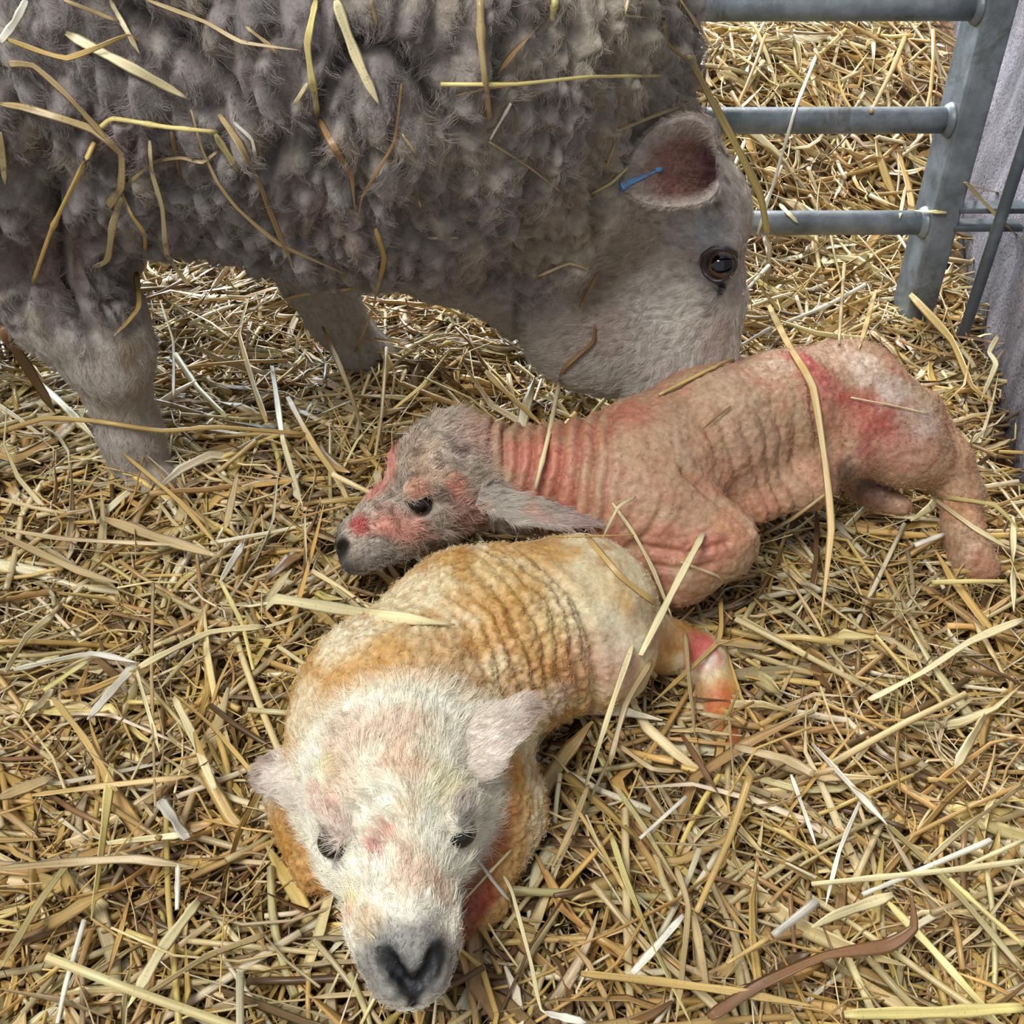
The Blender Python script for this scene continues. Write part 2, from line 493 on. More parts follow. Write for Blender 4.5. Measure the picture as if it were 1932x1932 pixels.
# ================================================================== LAMB A: white and yellow, in front
def build_lamb_a():
    S = Shape()
    def B(px, py, d, r): return (V(px, py, d), px2m(r, d))
    # trunk along the back
    S.chain([B(1085, 1165, .815, 160), B(905, 1225, .77, 183), B(750, 1350, .715, 185), B(742, 1420, .69, 165)], .02)
    S.ell(V(775, 1500, .71), np.array([CR, CU, CW]), (.085, .07, .06), .03)
    # haunch and hind leg
    S.ell(V(1125, 1245, .79), np.array([CR, CU, CW]), (.038, .035, .035), .025)
    S.chain([B(1175, 1190, .83, 75), B(1250, 1215, .845, 50), B(1325, 1235, .85, 40)], .012)
    S.chain([B(1325, 1240, .85, 42), B(1350, 1310, .835, 38), B(1372, 1420, .80, 30)], .01)
    S.rc(V(1175, 1145, .86), V(1250, 1150, .885), px2m(40, .86), px2m(20, .88), .02)      # tail
    # fore leg folded beside the chest
    S.chain([B(900, 1450, .73, 95), B(950, 1530, .715, 62), B(905, 1690, .68, 42), B(850, 1760, .66, 34)], .02)
    S.chain([B(560, 1490, .73, 60), B(600, 1640, .69, 42)], .02)
    O = V(748, 1559, .620)
    x = nrm(.198 * CR - .476 * CU - .857 * CW)
    z = nrm(-.03 * CR + .871 * CU - .49 * CW); z = nrm(z - x * (z @ x)); y = np.cross(z, x)
    a = math.radians(7); z, y = math.cos(a) * z + math.sin(a) * y, math.cos(a) * y - math.sin(a) * z
    R = np.array([x, y, z])
    sc = 1.075
    S.rc(V(742, 1400, .69), V(735, 1450, .655), px2m(150, .69), px2m(115, .65), .03)
    W = lamb_head(S, O, R, sc)
    v, q, N = mesh_shape(S, (-.19, .10, -.06), (.27, .82, .26), .0019)
    px, py, d = project(v)
    # ---- relief: head mask
    loc = (v - O) @ R.T / (sc * .01)
    hm = sstep(-7.6, -5.0, loc[:, 0]) * (1 - sstep(6.0, 7.5, np.linalg.norm(loc[:, 1:], axis=1)))
    body = 1 - hm
    # folds across the loin, running over the back
    P0 = V(905, 1225, .77); ax = nrm(V(1085, 1165, .815) - V(750, 1350, .715))
    t = (v - P0) @ ax
    fold = np.abs(np.sin((t / .0125 + fbm(v * 30, 2, 3) * 1.6) * math.pi)) ** .6
    fm = sstep(-.055, -.03, t) * (1 - sstep(.035, .052, t)) * sstep(-.2, .6, N @ nrm(np.array([.7, -.7, .3])))
    disp = -(1 - fold) * .0048 * fm * body
    t2 = t - .045 + (fbm(v * 14, 2, 9) - .5) * .02
    disp -= np.exp(-(t2 / .0035) ** 2) * .006 * body * sstep(-.1, .5, N @ nrm(np.array([.6, -.8, .2])))
    f1, f2 = worley((v + np.stack([fbm(v * 130, 2, 66 + i_) - .5 for i_ in range(3)], 1) * .009) / .0050, 4)
    curl = np.clip(1 - f1, 0, 1) * .6 + .4 * fbm(v * 330, 3, 71)
    cm = (1 - sstep(.03, .07, t)) * body
    disp += (curl - .5) * .0052 * cm + (curl - .5) * .0012 * body
    disp += (fbm(v * 55, 3, 5) - .5) * .004 * body
    # wavy wet locks on the head
    wv = np.sin(((loc[:, 0] * .5 + fbm(loc * .35, 2, 6) * 7) + loc[:, 1] * 1.4) * 2.2)
    disp += wv * .0006 * hm * (1 - sstep(4.5, 6.5, loc[:, 0])) + (fbm(loc * np.array([1.2, 3.5, 3.5]), 3, 61) - .5) * .0035 * hm
    v = v + N * disp[:, None]
    # paint
    p = Painter(v, lin(226, 210, 172))
    gold = lin(205, 152, 70); white = lin(236, 230, 214); cream = lin(224, 205, 160); pink = lin(205, 150, 125); dk = lin(60, 58, 62)
    p.mottle(28, gold, .42, .62, .75, 2)
    p.mottle(60, lin(170, 112, 45), .52, .72, .6, 5)
    for (a_, b_, r_, c_, s_) in [(640, 1290, 130, gold, .8), (700, 1330, 110, lin(214, 160, 62), .7), (850, 1250, 110, lin(190, 138, 66), .6),
                                 (930, 1080, 120, lin(196, 160, 86), .5), (1010, 1090, 60, lin(190, 150, 80), .5), (560, 1350, 90, lin(235, 225, 195), .8), (650, 1190, 90, lin(240, 230, 200), .8),
                                 (760, 1110, 90, lin(240, 228, 190), .7), (1130, 1110, 90, lin(226, 212, 175), .7), (1170, 1200, 70, lin(214, 202, 178), .6),
                                 (1040, 1190, 70, lin(222, 195, 138), .6), (1000, 1270, 90, lin(200, 150, 90), .55), (1090, 1260, 80, lin(206, 150, 108), .6), (1160, 1250, 60, lin(214, 180, 160), .5), (1060, 1330, 50, lin(225, 200, 185), .5),
                                 (1160, 1290, 60, lin(210, 170, 150), .6), (1220, 1145, 50, lin(150, 120, 95), .6), (1250, 1200, 60, lin(200, 160, 140), .7),
                                 (1325, 1225, 50, lin(205, 95, 95), .9), (1345, 1240, 22, white, .7), (1350, 1320, 50, lin(196, 105, 50), .9), (1370, 1390, 50, lin(190, 100, 50), .9),
                                 (960, 1440, 70, lin(205, 150, 62), .9), (950, 1530, 70, lin(190, 125, 60), .9), (930, 1600, 60, lin(170, 85, 45), .9), (905, 1680, 60, lin(150, 45, 35), .9), (880, 1740, 50, lin(120, 30, 28), .9),
                                 (530, 1560, 90, lin(190, 140, 70), .9)]:
        p.blob(a_, b_, r_, c_, s_)
    w = (np.clip(.52 - curl, 0, .3) * 2.2 * cm)[:, None]; p.c = p.c * (1 - w) + lin(172, 120, 52) * w  # curl crevices painted darker gold, shading put into the fleece colour
    hc = np.tile(lin(246, 240, 222), (len(v), 1))
    p.c = p.c * (1 - hm[:, None]) + hc * hm[:, None]
    for (a_, b_, r_, c_, s_) in [(650, 1390, 70, lin(214, 180, 160), .6), (740, 1360, 60, lin(226, 190, 168), .55), (800, 1370, 60, lin(232, 206, 180), .5), (620, 1440, 40, lin(232, 214, 150), .5), (850, 1480, 60, lin(232, 222, 176), .6),
                                 (750, 1430, 50, lin(228, 186, 150), .6), (790, 1450, 40, lin(226, 186, 150), .5), (650, 1480, 60, lin(228, 190, 160), .5), (590, 1510, 38, lin(214, 150, 130), .75), (615, 1520, 34, lin(212, 150, 138), .6), (640, 1560, 42, lin(206, 176, 165), .7),
                                 (700, 1590, 26, lin(206, 120, 110), .85), (735, 1565, 20, lin(220, 150, 130), .8), (770, 1590, 40, lin(228, 196, 165), .6), (780, 1520, 30, lin(230, 200, 160), .5), (800, 1640, 50, lin(214, 178, 150), .65), (760, 1660, 50, lin(222, 192, 166), .5),
                                 (660, 1700, 34, lin(228, 212, 140), .6), (650, 1725, 30, lin(215, 160, 140), .6), (840, 1680, 50, lin(205, 165, 135), .6), (690, 1740, 50, lin(206, 178, 140), .7), (880, 1520, 42, lin(150, 130, 130), .75), (884, 1545, 24, lin(60, 50, 52), .8),
                                 (620, 1600, 26, lin(80, 72, 78), .9), (606, 1582, 20, lin(50, 46, 52), .9), (630, 1628, 24, lin(130, 122, 130), .8)]:
        p.blob(a_, b_, r_, c_, s_ * .85, .5)
    # grey muzzle and black nose
    g = sstep(5.2, 7.2, loc[:, 0] + (fbm(loc * .8, 3, 8) - .5) * 1.4) * hm * (1 - .6 * sstep(-2.4, -3.6, loc[:, 2]))
    p.c = p.c * (1 - g[:, None] * .8) + lin(98, 95, 97) * g[:, None] * .8
    for s in (-1, 1):
        dd = capd(loc, (8.4, .1 * s, -2.05), (7.75, 1.35 * s, -.8)) / .78
        w = (1 - sstep(.55, 1.25, dd + (fbm(loc * 1.5, 2, 2) - .5) * .4)) * hm
        p.c = p.c * (1 - w[:, None]) + lin(17, 17, 20) * w[:, None]
    w = (1 - sstep(.15, .5, np.abs(loc[:, 1]))) * sstep(7.6, 8.2, loc[:, 0]) * (1 - sstep(-2.1, -1.7, loc[:, 2])) * sstep(-3.6, -3.3, loc[:, 2]) * hm
    p.c = p.c * (1 - w[:, None]) + lin(30, 30, 34) * w[:, None]
    body_ob = None
    root = bpy.data.objects.new('lamb', None); COL.objects.link(root)
    root.location = (0, 0, 0)
    tag(root, 'white newborn lamb stained golden yellow, curled in front with its face to the viewer', 'lamb')
    body_ob = add_mesh('body', v, q, M_WOOL, p.c, root)
    N2 = tri_normals(v, q); N2 *= np.sign((N2 * N).sum(1)).mean() or 1
    # eyes
    for s in (-1, 1):
        c = W(.8, 3.3 * s, .1)
        eye('eye', c, R[1] * s * .9 + R[0] * .25 + R[2] * .3, .98 * sc * .01, R[2], lin(24, 24, 34), lin(5, 5, 10), M_EYE, root, .9, (.5, .45), (20, 18, 22))
    # ears
    for (rt, tp, wd, fc, cup, th, bend) in [
            (V(840, 1415, .655), V(1008, 1334, .64), .0255, nrm(CW * .8 - CU * .7 + CR * .3), 1.0, .005, -.02),
            (V(612, 1430, .655), V(470, 1448, .690), .0285, nrm(CW * .75 - CU * .55 + CR * .1), 1.05, .005, .10)]:
        ev, ef, U, Sx, inn, eax, efz, esd = ear_mesh(rt, tp, wd, fc, cup, th, bend=bend,
              prof=lambda u: np.sqrt(np.clip(1 - (np.clip(u - .35, 0, 1) / .66) ** 2.6, 0, 1)) * (.72 + .28 * np.sin(np.pi * np.clip(u * 1.6, 0, 1))))
        nz = fbm(ev * 90, 3, 4)
        ev = ev + (nz - .5)[:, None] * .002 * efz
        ec = np.tile(lin(236, 226, 214), (len(ev), 1))
        w = sstep(.6, 1.05, U + (nz - .5) * .6)[:, None]; ec = ec * (1 - w) + lin(180, 156, 140) * w
        w = inn[:, None] * .7; ec = ec * (1 - w) + lin(205, 165, 155) * w
        eo = add_mesh('ear', ev, ef, M_FACE, ec, root)
        en = tri_normals(ev, ef)
        fur('ear_fur', ev, en, ec * 1.05, (1 - inn) * (np.abs(Sx) < .99) + .05 + .001, 5000, .0075, .00011, np.tile(eax, (len(ev), 1)), M_HAIR, eo, .25, 0, .004, 5, .35, .1, 3)
    # lay of the hair: from the nose up over the face to the poll, fanning out at the sides
    fl = -R[0][None] * 1.0 + (loc[:, 1:2] * .22) * R[1][None]
    sw = fbm(loc * .45, 2, 12)[:, None] - .5
    fl = fl + sw * 2.4 * R[1][None]
    ex = np.minimum(np.linalg.norm(loc - [.9, 4.1, .1], axis=1), np.linalg.norm(loc - [.9, -4.1, .1], axis=1))
    nd = np.minimum(capd(loc, (8.4, .1, -2.05), (7.75, 1.35, -.8)), capd(loc, (8.4, -.1, -2.05), (7.75, -1.35, -.8)))
    for xx_ in (1.7, 2.4):
        ex = np.minimum(ex, np.minimum(np.linalg.norm(loc - [xx_, 3.7, -.2], axis=1), np.linalg.norm(loc - [xx_, -3.7, -.2], axis=1)) + .1)
    hw = hm * sstep(1.05, 1.35, ex) * sstep(.45, .8, nd) * (1 - sstep(7.2, 8.4, loc[:, 0]) * .7)
    lsc = 1 - .75 * sstep(2.5, 7, loc[:, 0])
    vis = 1.0 + 0 * hm
    fur('fur', v, N, p.c * 1.10, hw * vis + 1e-9, 34000, .0095, .00015, fl, M_HAIR, body_ob, .16, 0, .0042, 6, .6, .14, 5, .9, lsc)
    # tight little curls over the trunk
    bw = body * cm + .25 * body
    fur('fleece_curls', v, N, p.c * 1.05, bw + 1e-9, 16000, .0034, .00016, ax, M_HAIR, body_ob, .7, .0014, .0045, 6, .7, .12, 6)
    return dict(v=v, q=q, root=root)

# ================================================================== LAMB B: pink, blood-stained, behind
def build_lamb_b():
    S = Shape()
    def B(px, py, d, r): return (V(px, py, d), px2m(r, d))
    RV = np.array([CR, CU, CW])
    S.chain([B(1600, 745, .985, 92), B(1480, 780, .955, 110), B(1340, 825, .925, 125), B(1210, 885, .895, 125), B(1150, 930, .875, 118)], .02)
    S.ell(V(1590, 740, .985), RV, (.045, .040, .050), .03)
    # thigh
    a = nrm(CR * .8 - CU * .6); b = nrm(np.cross(CW, a))
    S.ell(V(1662, 800, .955), np.array([a, b, CW]), (.064, .047, .035), .02)
    S.chain([B(1715, 850, .96, 70), B(1790, 885, .975, 42), B(1812, 930, .975, 38), B(1815, 1000, .95, 33), B(1835, 1060, .935, 38), B(1860, 1075, .93, 24)], .012)
    S.rc(V(1740, 770, .98), V(1790, 840, .985), px2m(35, .98), px2m(26, .98), .02)
    # flank fold from elbow to stifle
    S.chain([B(1425, 960, .90, 32), B(1520, 925, .92, 26), B(1590, 865, .935, 40)], .03)
    # far hind foot tucked under
    S.chain([B(1600, 900, .99, 36), B(1650, 935, .985, 22), B(1700, 955, .975, 20)], .012)
    # shoulder, upper arm, elbow and folded fore leg
    S.ell(V(1215, 985, .875), np.array([nrm(CR * .9 - CU * .4), nrm(CU * .9 + CR * .4), CW]), (.064, .055, .045), .025)
    S.chain([B(1240, 960, .865, 95), B(1335, 1015, .86, 70), B(1372, 1020, .86, 52)], .018)
    S.chain([B(1350, 1030, .865, 60), B(1270, 1075, .865, 62), B(1190, 1070, .87, 60)], .02)
    # neck
    S.chain([B(880, 900, .88, 80), B(985, 900, .885, 92), B(1090, 910, .885, 108), B(1150, 920, .88, 118)], .02)
    sc = 1.045
    O = V(796, 910, .868)
    x = nrm(-.879 * CR - .475 * CU - .044 * CW)
    R = frame(x, nrm(-.381 * CR + .755 * CU - .533 * CW))
    W = lamb_head(S, O, R, sc, narrow=.92)
    v, q, N = mesh_shape(S, (-.20, .58, -.05), (.48, .98, .30), .0021)
    px, py, d = project(v)
    loc = (v - O) @ R.T / (sc * .01)
    hm = sstep(-6.4, -4.4, loc[:, 0]) * (1 - sstep(6.0, 7.5, np.linalg.norm(loc[:, 1:], axis=1)))
    body = 1 - hm
    P0 = V(985, 900, .885); P1 = V(1110, 905, .885)
    ax = nrm(P1 - P0)
    t = (v - P0) @ ax
    ph = t / .0118 + fbm(v * 28, 2, 3) * .9 - ((v - P0) @ CU) * 8
    fold = np.abs(np.sin(ph * math.pi)) ** .7
    fm = sstep(-.045, -.02, t) * (1 - sstep(.055, .085, t)) * body
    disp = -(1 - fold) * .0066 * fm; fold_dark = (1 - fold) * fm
    # slack folds down the ribs
    P2 = V(1340, 825, .925); a2 = nrm(V(1600, 745, .985) - V(1210, 885, .895))
    t2 = (v - P2) @ a2
    ph2 = t2 / .017 + ((v - P2) @ CU) * 9 + fbm(v * 16, 3, 8) * 2.5
    fm2 = sstep(-.06, -.02, t2) * (1 - sstep(.06, .09, t2)) * sstep(-.2, .5, -(v - P2) @ CU / .03 + .6)
    disp -= (1 - np.abs(np.sin(ph2 * math.pi)) ** .8) * .0032 * fm2 * body
    # long crease behind the shoulder, and one before the thigh
    def crease(pts, wid, dep):
        nonlocal disp
        best = np.full(len(v), 9.0)
        C = [p_.hit(*a_) for a_ in pts]
        for A_, B_ in zip(C[:-1], C[1:]):
            ba = B_ - A_; tt = np.clip((v - A_) @ ba / (ba @ ba), 0, 1)
            best = np.minimum(best, np.linalg.norm(v - A_ - tt[:, None] * ba, axis=1))
        best = best + (fbm(v * 60, 2, 3) - .5) * wid * .6
        disp = disp - np.exp(-(best / wid) ** 2) * dep
    p_ = Painter(v, (1, 1, 1))
    crease([(1300, 880), (1350, 925), (1400, 965), (1425, 990)], .0045, .007)
    crease([(1535, 700), (1540, 780), (1560, 850)], .004, .005)
    crease([(1200, 1040), (1290, 1050), (1380, 1030)], .003, .004)
    crease([(1230, 1075), (1300, 1085), (1350, 1070)], .003, .0035)
    crease([(1255, 960), (1235, 1010), (1180, 1040)], .004, .003)
    f1, f2 = worley(v / .0048, 4)
    disp += (np.clip(1 - f1, 0, 1) - .5) * .0024 * body
    disp += (fbm(v * 70, 3, 5) - .5) * .0035 * body
    wv = np.sin((loc[:, 0] * 1.2 + fbm(loc * .5, 2, 6) * 6 + loc[:, 2] * 1.0) * 2.4)
    disp += wv * .0006 * hm * (1 - sstep(4.5, 6.5, loc[:, 0])) + (fbm(loc * np.array([1.2, 3.5, 3.5]), 3, 61) - .5) * .0035 * hm
    v = v + N * disp[:, None]
    p = Painter(v, lin(202, 166, 134))
    red = lin(190, 80, 72); pk = lin(204, 146, 118); gy = lin(176, 165, 152); sal = lin(222, 138, 112); tanc = lin(196, 172, 144)
    p.mottle(26, pk, .45, .65, .7, 2); p.mottle(44, tanc, .5, .68, .7, 5); p.mottle(90, lin(180, 105, 88), .56, .75, .5, 9)
    for (a_, b_, r_, c_, s_) in [(1380, 740, 110, lin(204, 180, 150), .75), (1280, 790, 80, lin(200, 172, 146), .6), (1200, 770, 60, lin(196, 92, 80), .6), (1110, 810, 50, lin(212, 140, 120), .6),
                                 (1440, 850, 100, lin(190, 160, 134), .6), (1200, 900, 70, lin(204, 162, 136), .5), (1540, 690, 50, lin(190, 62, 66), .9), (1500, 665, 40, lin(206, 84, 88), .8), (1560, 720, 50, lin(208, 110, 110), .7),
                                 (1590, 670, 40, lin(226, 190, 168), .7), (1640, 685, 50, lin(238, 222, 208), .85), (1700, 730, 55, lin(238, 226, 218), .85), (1750, 790, 45, lin(232, 218, 208), .8), (1650, 800, 60, lin(190, 75, 75), .85), (1690, 800, 55, lin(178, 62, 66), .85), (1620, 770, 50, lin(214, 120, 105), .7),
                                 (1600, 800, 40, lin(225, 160, 140), .6), (1600, 745, 25, lin(200, 70, 60), .7), (1720, 850, 60, lin(205, 150, 138), .7), (1660, 870, 60, lin(206, 140, 128), .7), (1740, 790, 55, lin(215, 195, 180), .7), (1640, 840, 30, lin(176, 66, 72), .6),
                                 (1800, 880, 45, lin(214, 175, 140), .8), (1815, 950, 50, lin(212, 160, 118), .9), (1820, 1030, 50, lin(190, 160, 130), .8), (1850, 1070, 40, lin(205, 150, 120), .8), (1650, 940, 50, lin(95, 55, 55), .9), (1600, 905, 40, lin(70, 40, 40), .9),
                                 (1540, 890, 60, lin(220, 160, 130), .7), (1470, 960, 50, lin(216, 150, 120), .7), (1385, 1000, 60, lin(224, 160, 122), .8), (1300, 960, 60, lin(205, 160, 136), .5), (1250, 1040, 70, lin(212, 130, 110), .7), (1350, 1050, 60, lin(205, 116, 98), .7), (1230, 1100, 50, lin(170, 80, 72), .7), (1180, 990, 60, lin(206, 150, 126), .6), (1150, 1030, 50, lin(196, 120, 108), .6),
                                 (1030, 870, 60, lin(214, 110, 92), .75), (980, 850, 45, lin(212, 120, 104), .7), (1080, 850, 40, lin(220, 140, 118), .6), (1060, 940, 50, lin(200, 110, 90), .6), (1000, 940, 60, lin(190, 100, 85), .6)]:
        p.blob(a_, b_, r_, c_ * .82 + lin(205, 168, 140) * .18, s_)
    p.mottle(160, lin(166, 120, 92), .5, .7, .45, 31); p.c *= np.array([.82, .80, .77]);
    w = np.clip(fold_dark, 0, 1)[:, None] * .6; p.c = p.c * (1 - w) + lin(150, 62, 50) * w  # neck creases painted darker, fold shade put into the colour
    p.c = p.c * (1 - hm[:, None]) + np.tile(lin(190, 176, 160), (len(v), 1)) * hm[:, None]
    for (a_, b_, r_, c_, s_) in [(880, 800, 60, lin(190, 165, 148), .7), (920, 830, 50, lin(188, 150, 135), .7), (860, 830, 28, lin(120, 100, 98), .8), (875, 845, 16, lin(95, 72, 76), .8), (720, 870, 45, lin(222, 130, 118), .85), (735, 880, 40, lin(218, 120, 106), .7), (700, 920, 35, lin(226, 130, 118), .85), (690, 890, 20, lin(222, 125, 112), .6), (730, 845, 35, lin(222, 150, 140), .7), (780, 855, 45, lin(206, 182, 160), .7),
                                 (800, 900, 60, lin(214, 178, 152), .6), (790, 925, 30, lin(222, 150, 122), .7), (860, 918, 30, lin(226, 150, 118), .8), (730, 960, 40, lin(170, 158, 148), .7), (720, 985, 45, lin(224, 140, 120), .85), (670, 985, 24, lin(180, 40, 52), 1), (675, 1000, 20, lin(170, 36, 46), .9), (770, 1010, 50, lin(222, 150, 132), .8), (830, 1010, 50, lin(186, 160, 145), .5),
                                 (880, 980, 40, lin(190, 130, 112), .7), (900, 1010, 50, lin(176, 112, 98), .7), (870, 940, 30, lin(190, 110, 92), .7), (700, 1050, 50, lin(132, 128, 124), .9), (740, 1055, 50, lin(150, 144, 136), .8), (800, 1040, 50, lin(168, 148, 136), .6), (690, 1080, 40, lin(120, 116, 114), .8),
                                 (800, 957, 22, lin(84, 78, 76), .8), (835, 945, 22, lin(80, 74, 72), .8), (810, 990, 26, lin(150, 140, 130), .7)]:
        p.blob(a_, b_, r_, c_ * .85 + lin(200, 172, 150) * .15, s_ * .9, .5)
    g = sstep(6.8, 8.4, loc[:, 0] + (fbm(loc * .8, 3, 8) - .5) * 1.4) * hm
    p.c = p.c * (1 - g[:, None] * .9) + lin(70, 68, 72) * g[:, None] * .9
    for s in (-1, 1):
        dd = capd(loc, (8.4, .1 * s, -2.05), (7.75, 1.35 * s, -.8)) / .8
        w = (1 - sstep(.55, 1.25, dd)) * hm
        p.c = p.c * (1 - w[:, None]) + lin(22, 22, 26) * w[:, None]
    root = bpy.data.objects.new('lamb', None); COL.objects.link(root)
    tag(root, 'pink blood-stained newborn lamb sprawled behind the yellow one, beneath the ewe\'s muzzle', 'lamb')
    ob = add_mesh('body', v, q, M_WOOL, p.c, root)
    for s in (-1, 1):
        eye('eye', W(.8, 3.12 * s, .05), R[1] * s + R[0] * .2 + R[2] * .15, .96 * sc * .01, R[2], lin(26, 24, 30), lin(5, 5, 8), M_EYE, root, .9, (.5, .45), (20, 18, 22))
    far = W(-4.6, 3.6 * (-1), 1.2)
    for (rt, tp, wd, fc, cup, bend, n_) in [
            (V(915, 915, .845), V(1146, 978, .832), .0265, nrm(-CU * .95 + CW * .25), 1.05, .03, 9000),
            (W(-4.0, 3.6 * (1 if R[1] @ CW > 0 else -1), .5), W(-8.0, 5.6 * (1 if R[1] @ CW > 0 else -1), -6.0), .019, -UPW, .9, 0, 1500)]:
        ev, ef, U, Sx, inn, eax, efz, esd = ear_mesh(rt, tp, wd, fc, cup, .0042, bend=bend,
              prof=lambda u: np.sin(np.pi * np.clip(.24 + u * .74, 0, 1)) ** .7)
        nz = fbm(ev * 80, 3, 4)
        ev = ev + (nz - .5)[:, None] * .002 * efz
        ec = np.tile(lin(190, 182, 170), (len(ev), 1))
        w = sstep(.3, .8, U + (nz - .5) * .5)[:, None]; ec = ec * (1 - w) + lin(186, 165, 158) * w
        w = sstep(.55, .7, nz)[:, None] * .6; ec = ec * (1 - w) + lin(210, 160, 140) * w
        w = inn[:, None] * .85; ec = ec * (1 - w) + lin(160, 132, 134) * w
        eo = add_mesh('ear', ev, ef, M_FACE, ec, root)
        fur('ear_fur', ev, tri_normals(ev, ef), ec * 1.08, (1 - inn) * (1 - U * .7) + .02, n_, .009, .00012, np.tile(eax, (len(ev), 1)), M_HAIR, eo, .3, 0, .005, 5, .35, .12, 3)
    fl = -R[0][None] + (fbm(loc * .5, 2, 12)[:, None] - .5) * 2.2 * R[2][None] - .4 * R[2][None]
    ex = np.minimum(np.linalg.norm(loc - [.9, 3.9, .05], axis=1), np.linalg.norm(loc - [.9, -3.9, .05], axis=1))
    nd = np.minimum(capd(loc, (8.4, .1, -2.05), (7.75, 1.35, -.8)), capd(loc, (8.4, -.1, -2.05), (7.75, -1.35, -.8)))
    for xx_ in (1.6, 2.2):
        ex = np.minimum(ex, np.minimum(np.linalg.norm(loc - [xx_, 3.5, -.2], axis=1), np.linalg.norm(loc - [xx_, -3.5, -.2], axis=1)) + .35)
    hw = hm * sstep(1.05, 1.35, ex) * sstep(.5, .9, nd) * (1 - sstep(7.2, 8.4, loc[:, 0]) * .7)
    lsc = 1 - .7 * sstep(2.5, 7, loc[:, 0])
    fur('fur', v, N, p.c * 1.08, hw + 1e-9, 26000, .0095, .00019, fl, M_HAIR, ob, .16, 0, .0048, 6, .65, .2, 5, .9, lsc)
    fur('fleece_curls', v, N, p.c * 1.04, body * (.15 + .85 * sstep(.02, .10, (v - P2) @ a2)) + 1e-9, 15000, .0028, .00018, a2, M_HAIR, ob, .7, .0012, .0045, 6, .7, .14, 6)
    return dict(v=v, q=q, root=root)

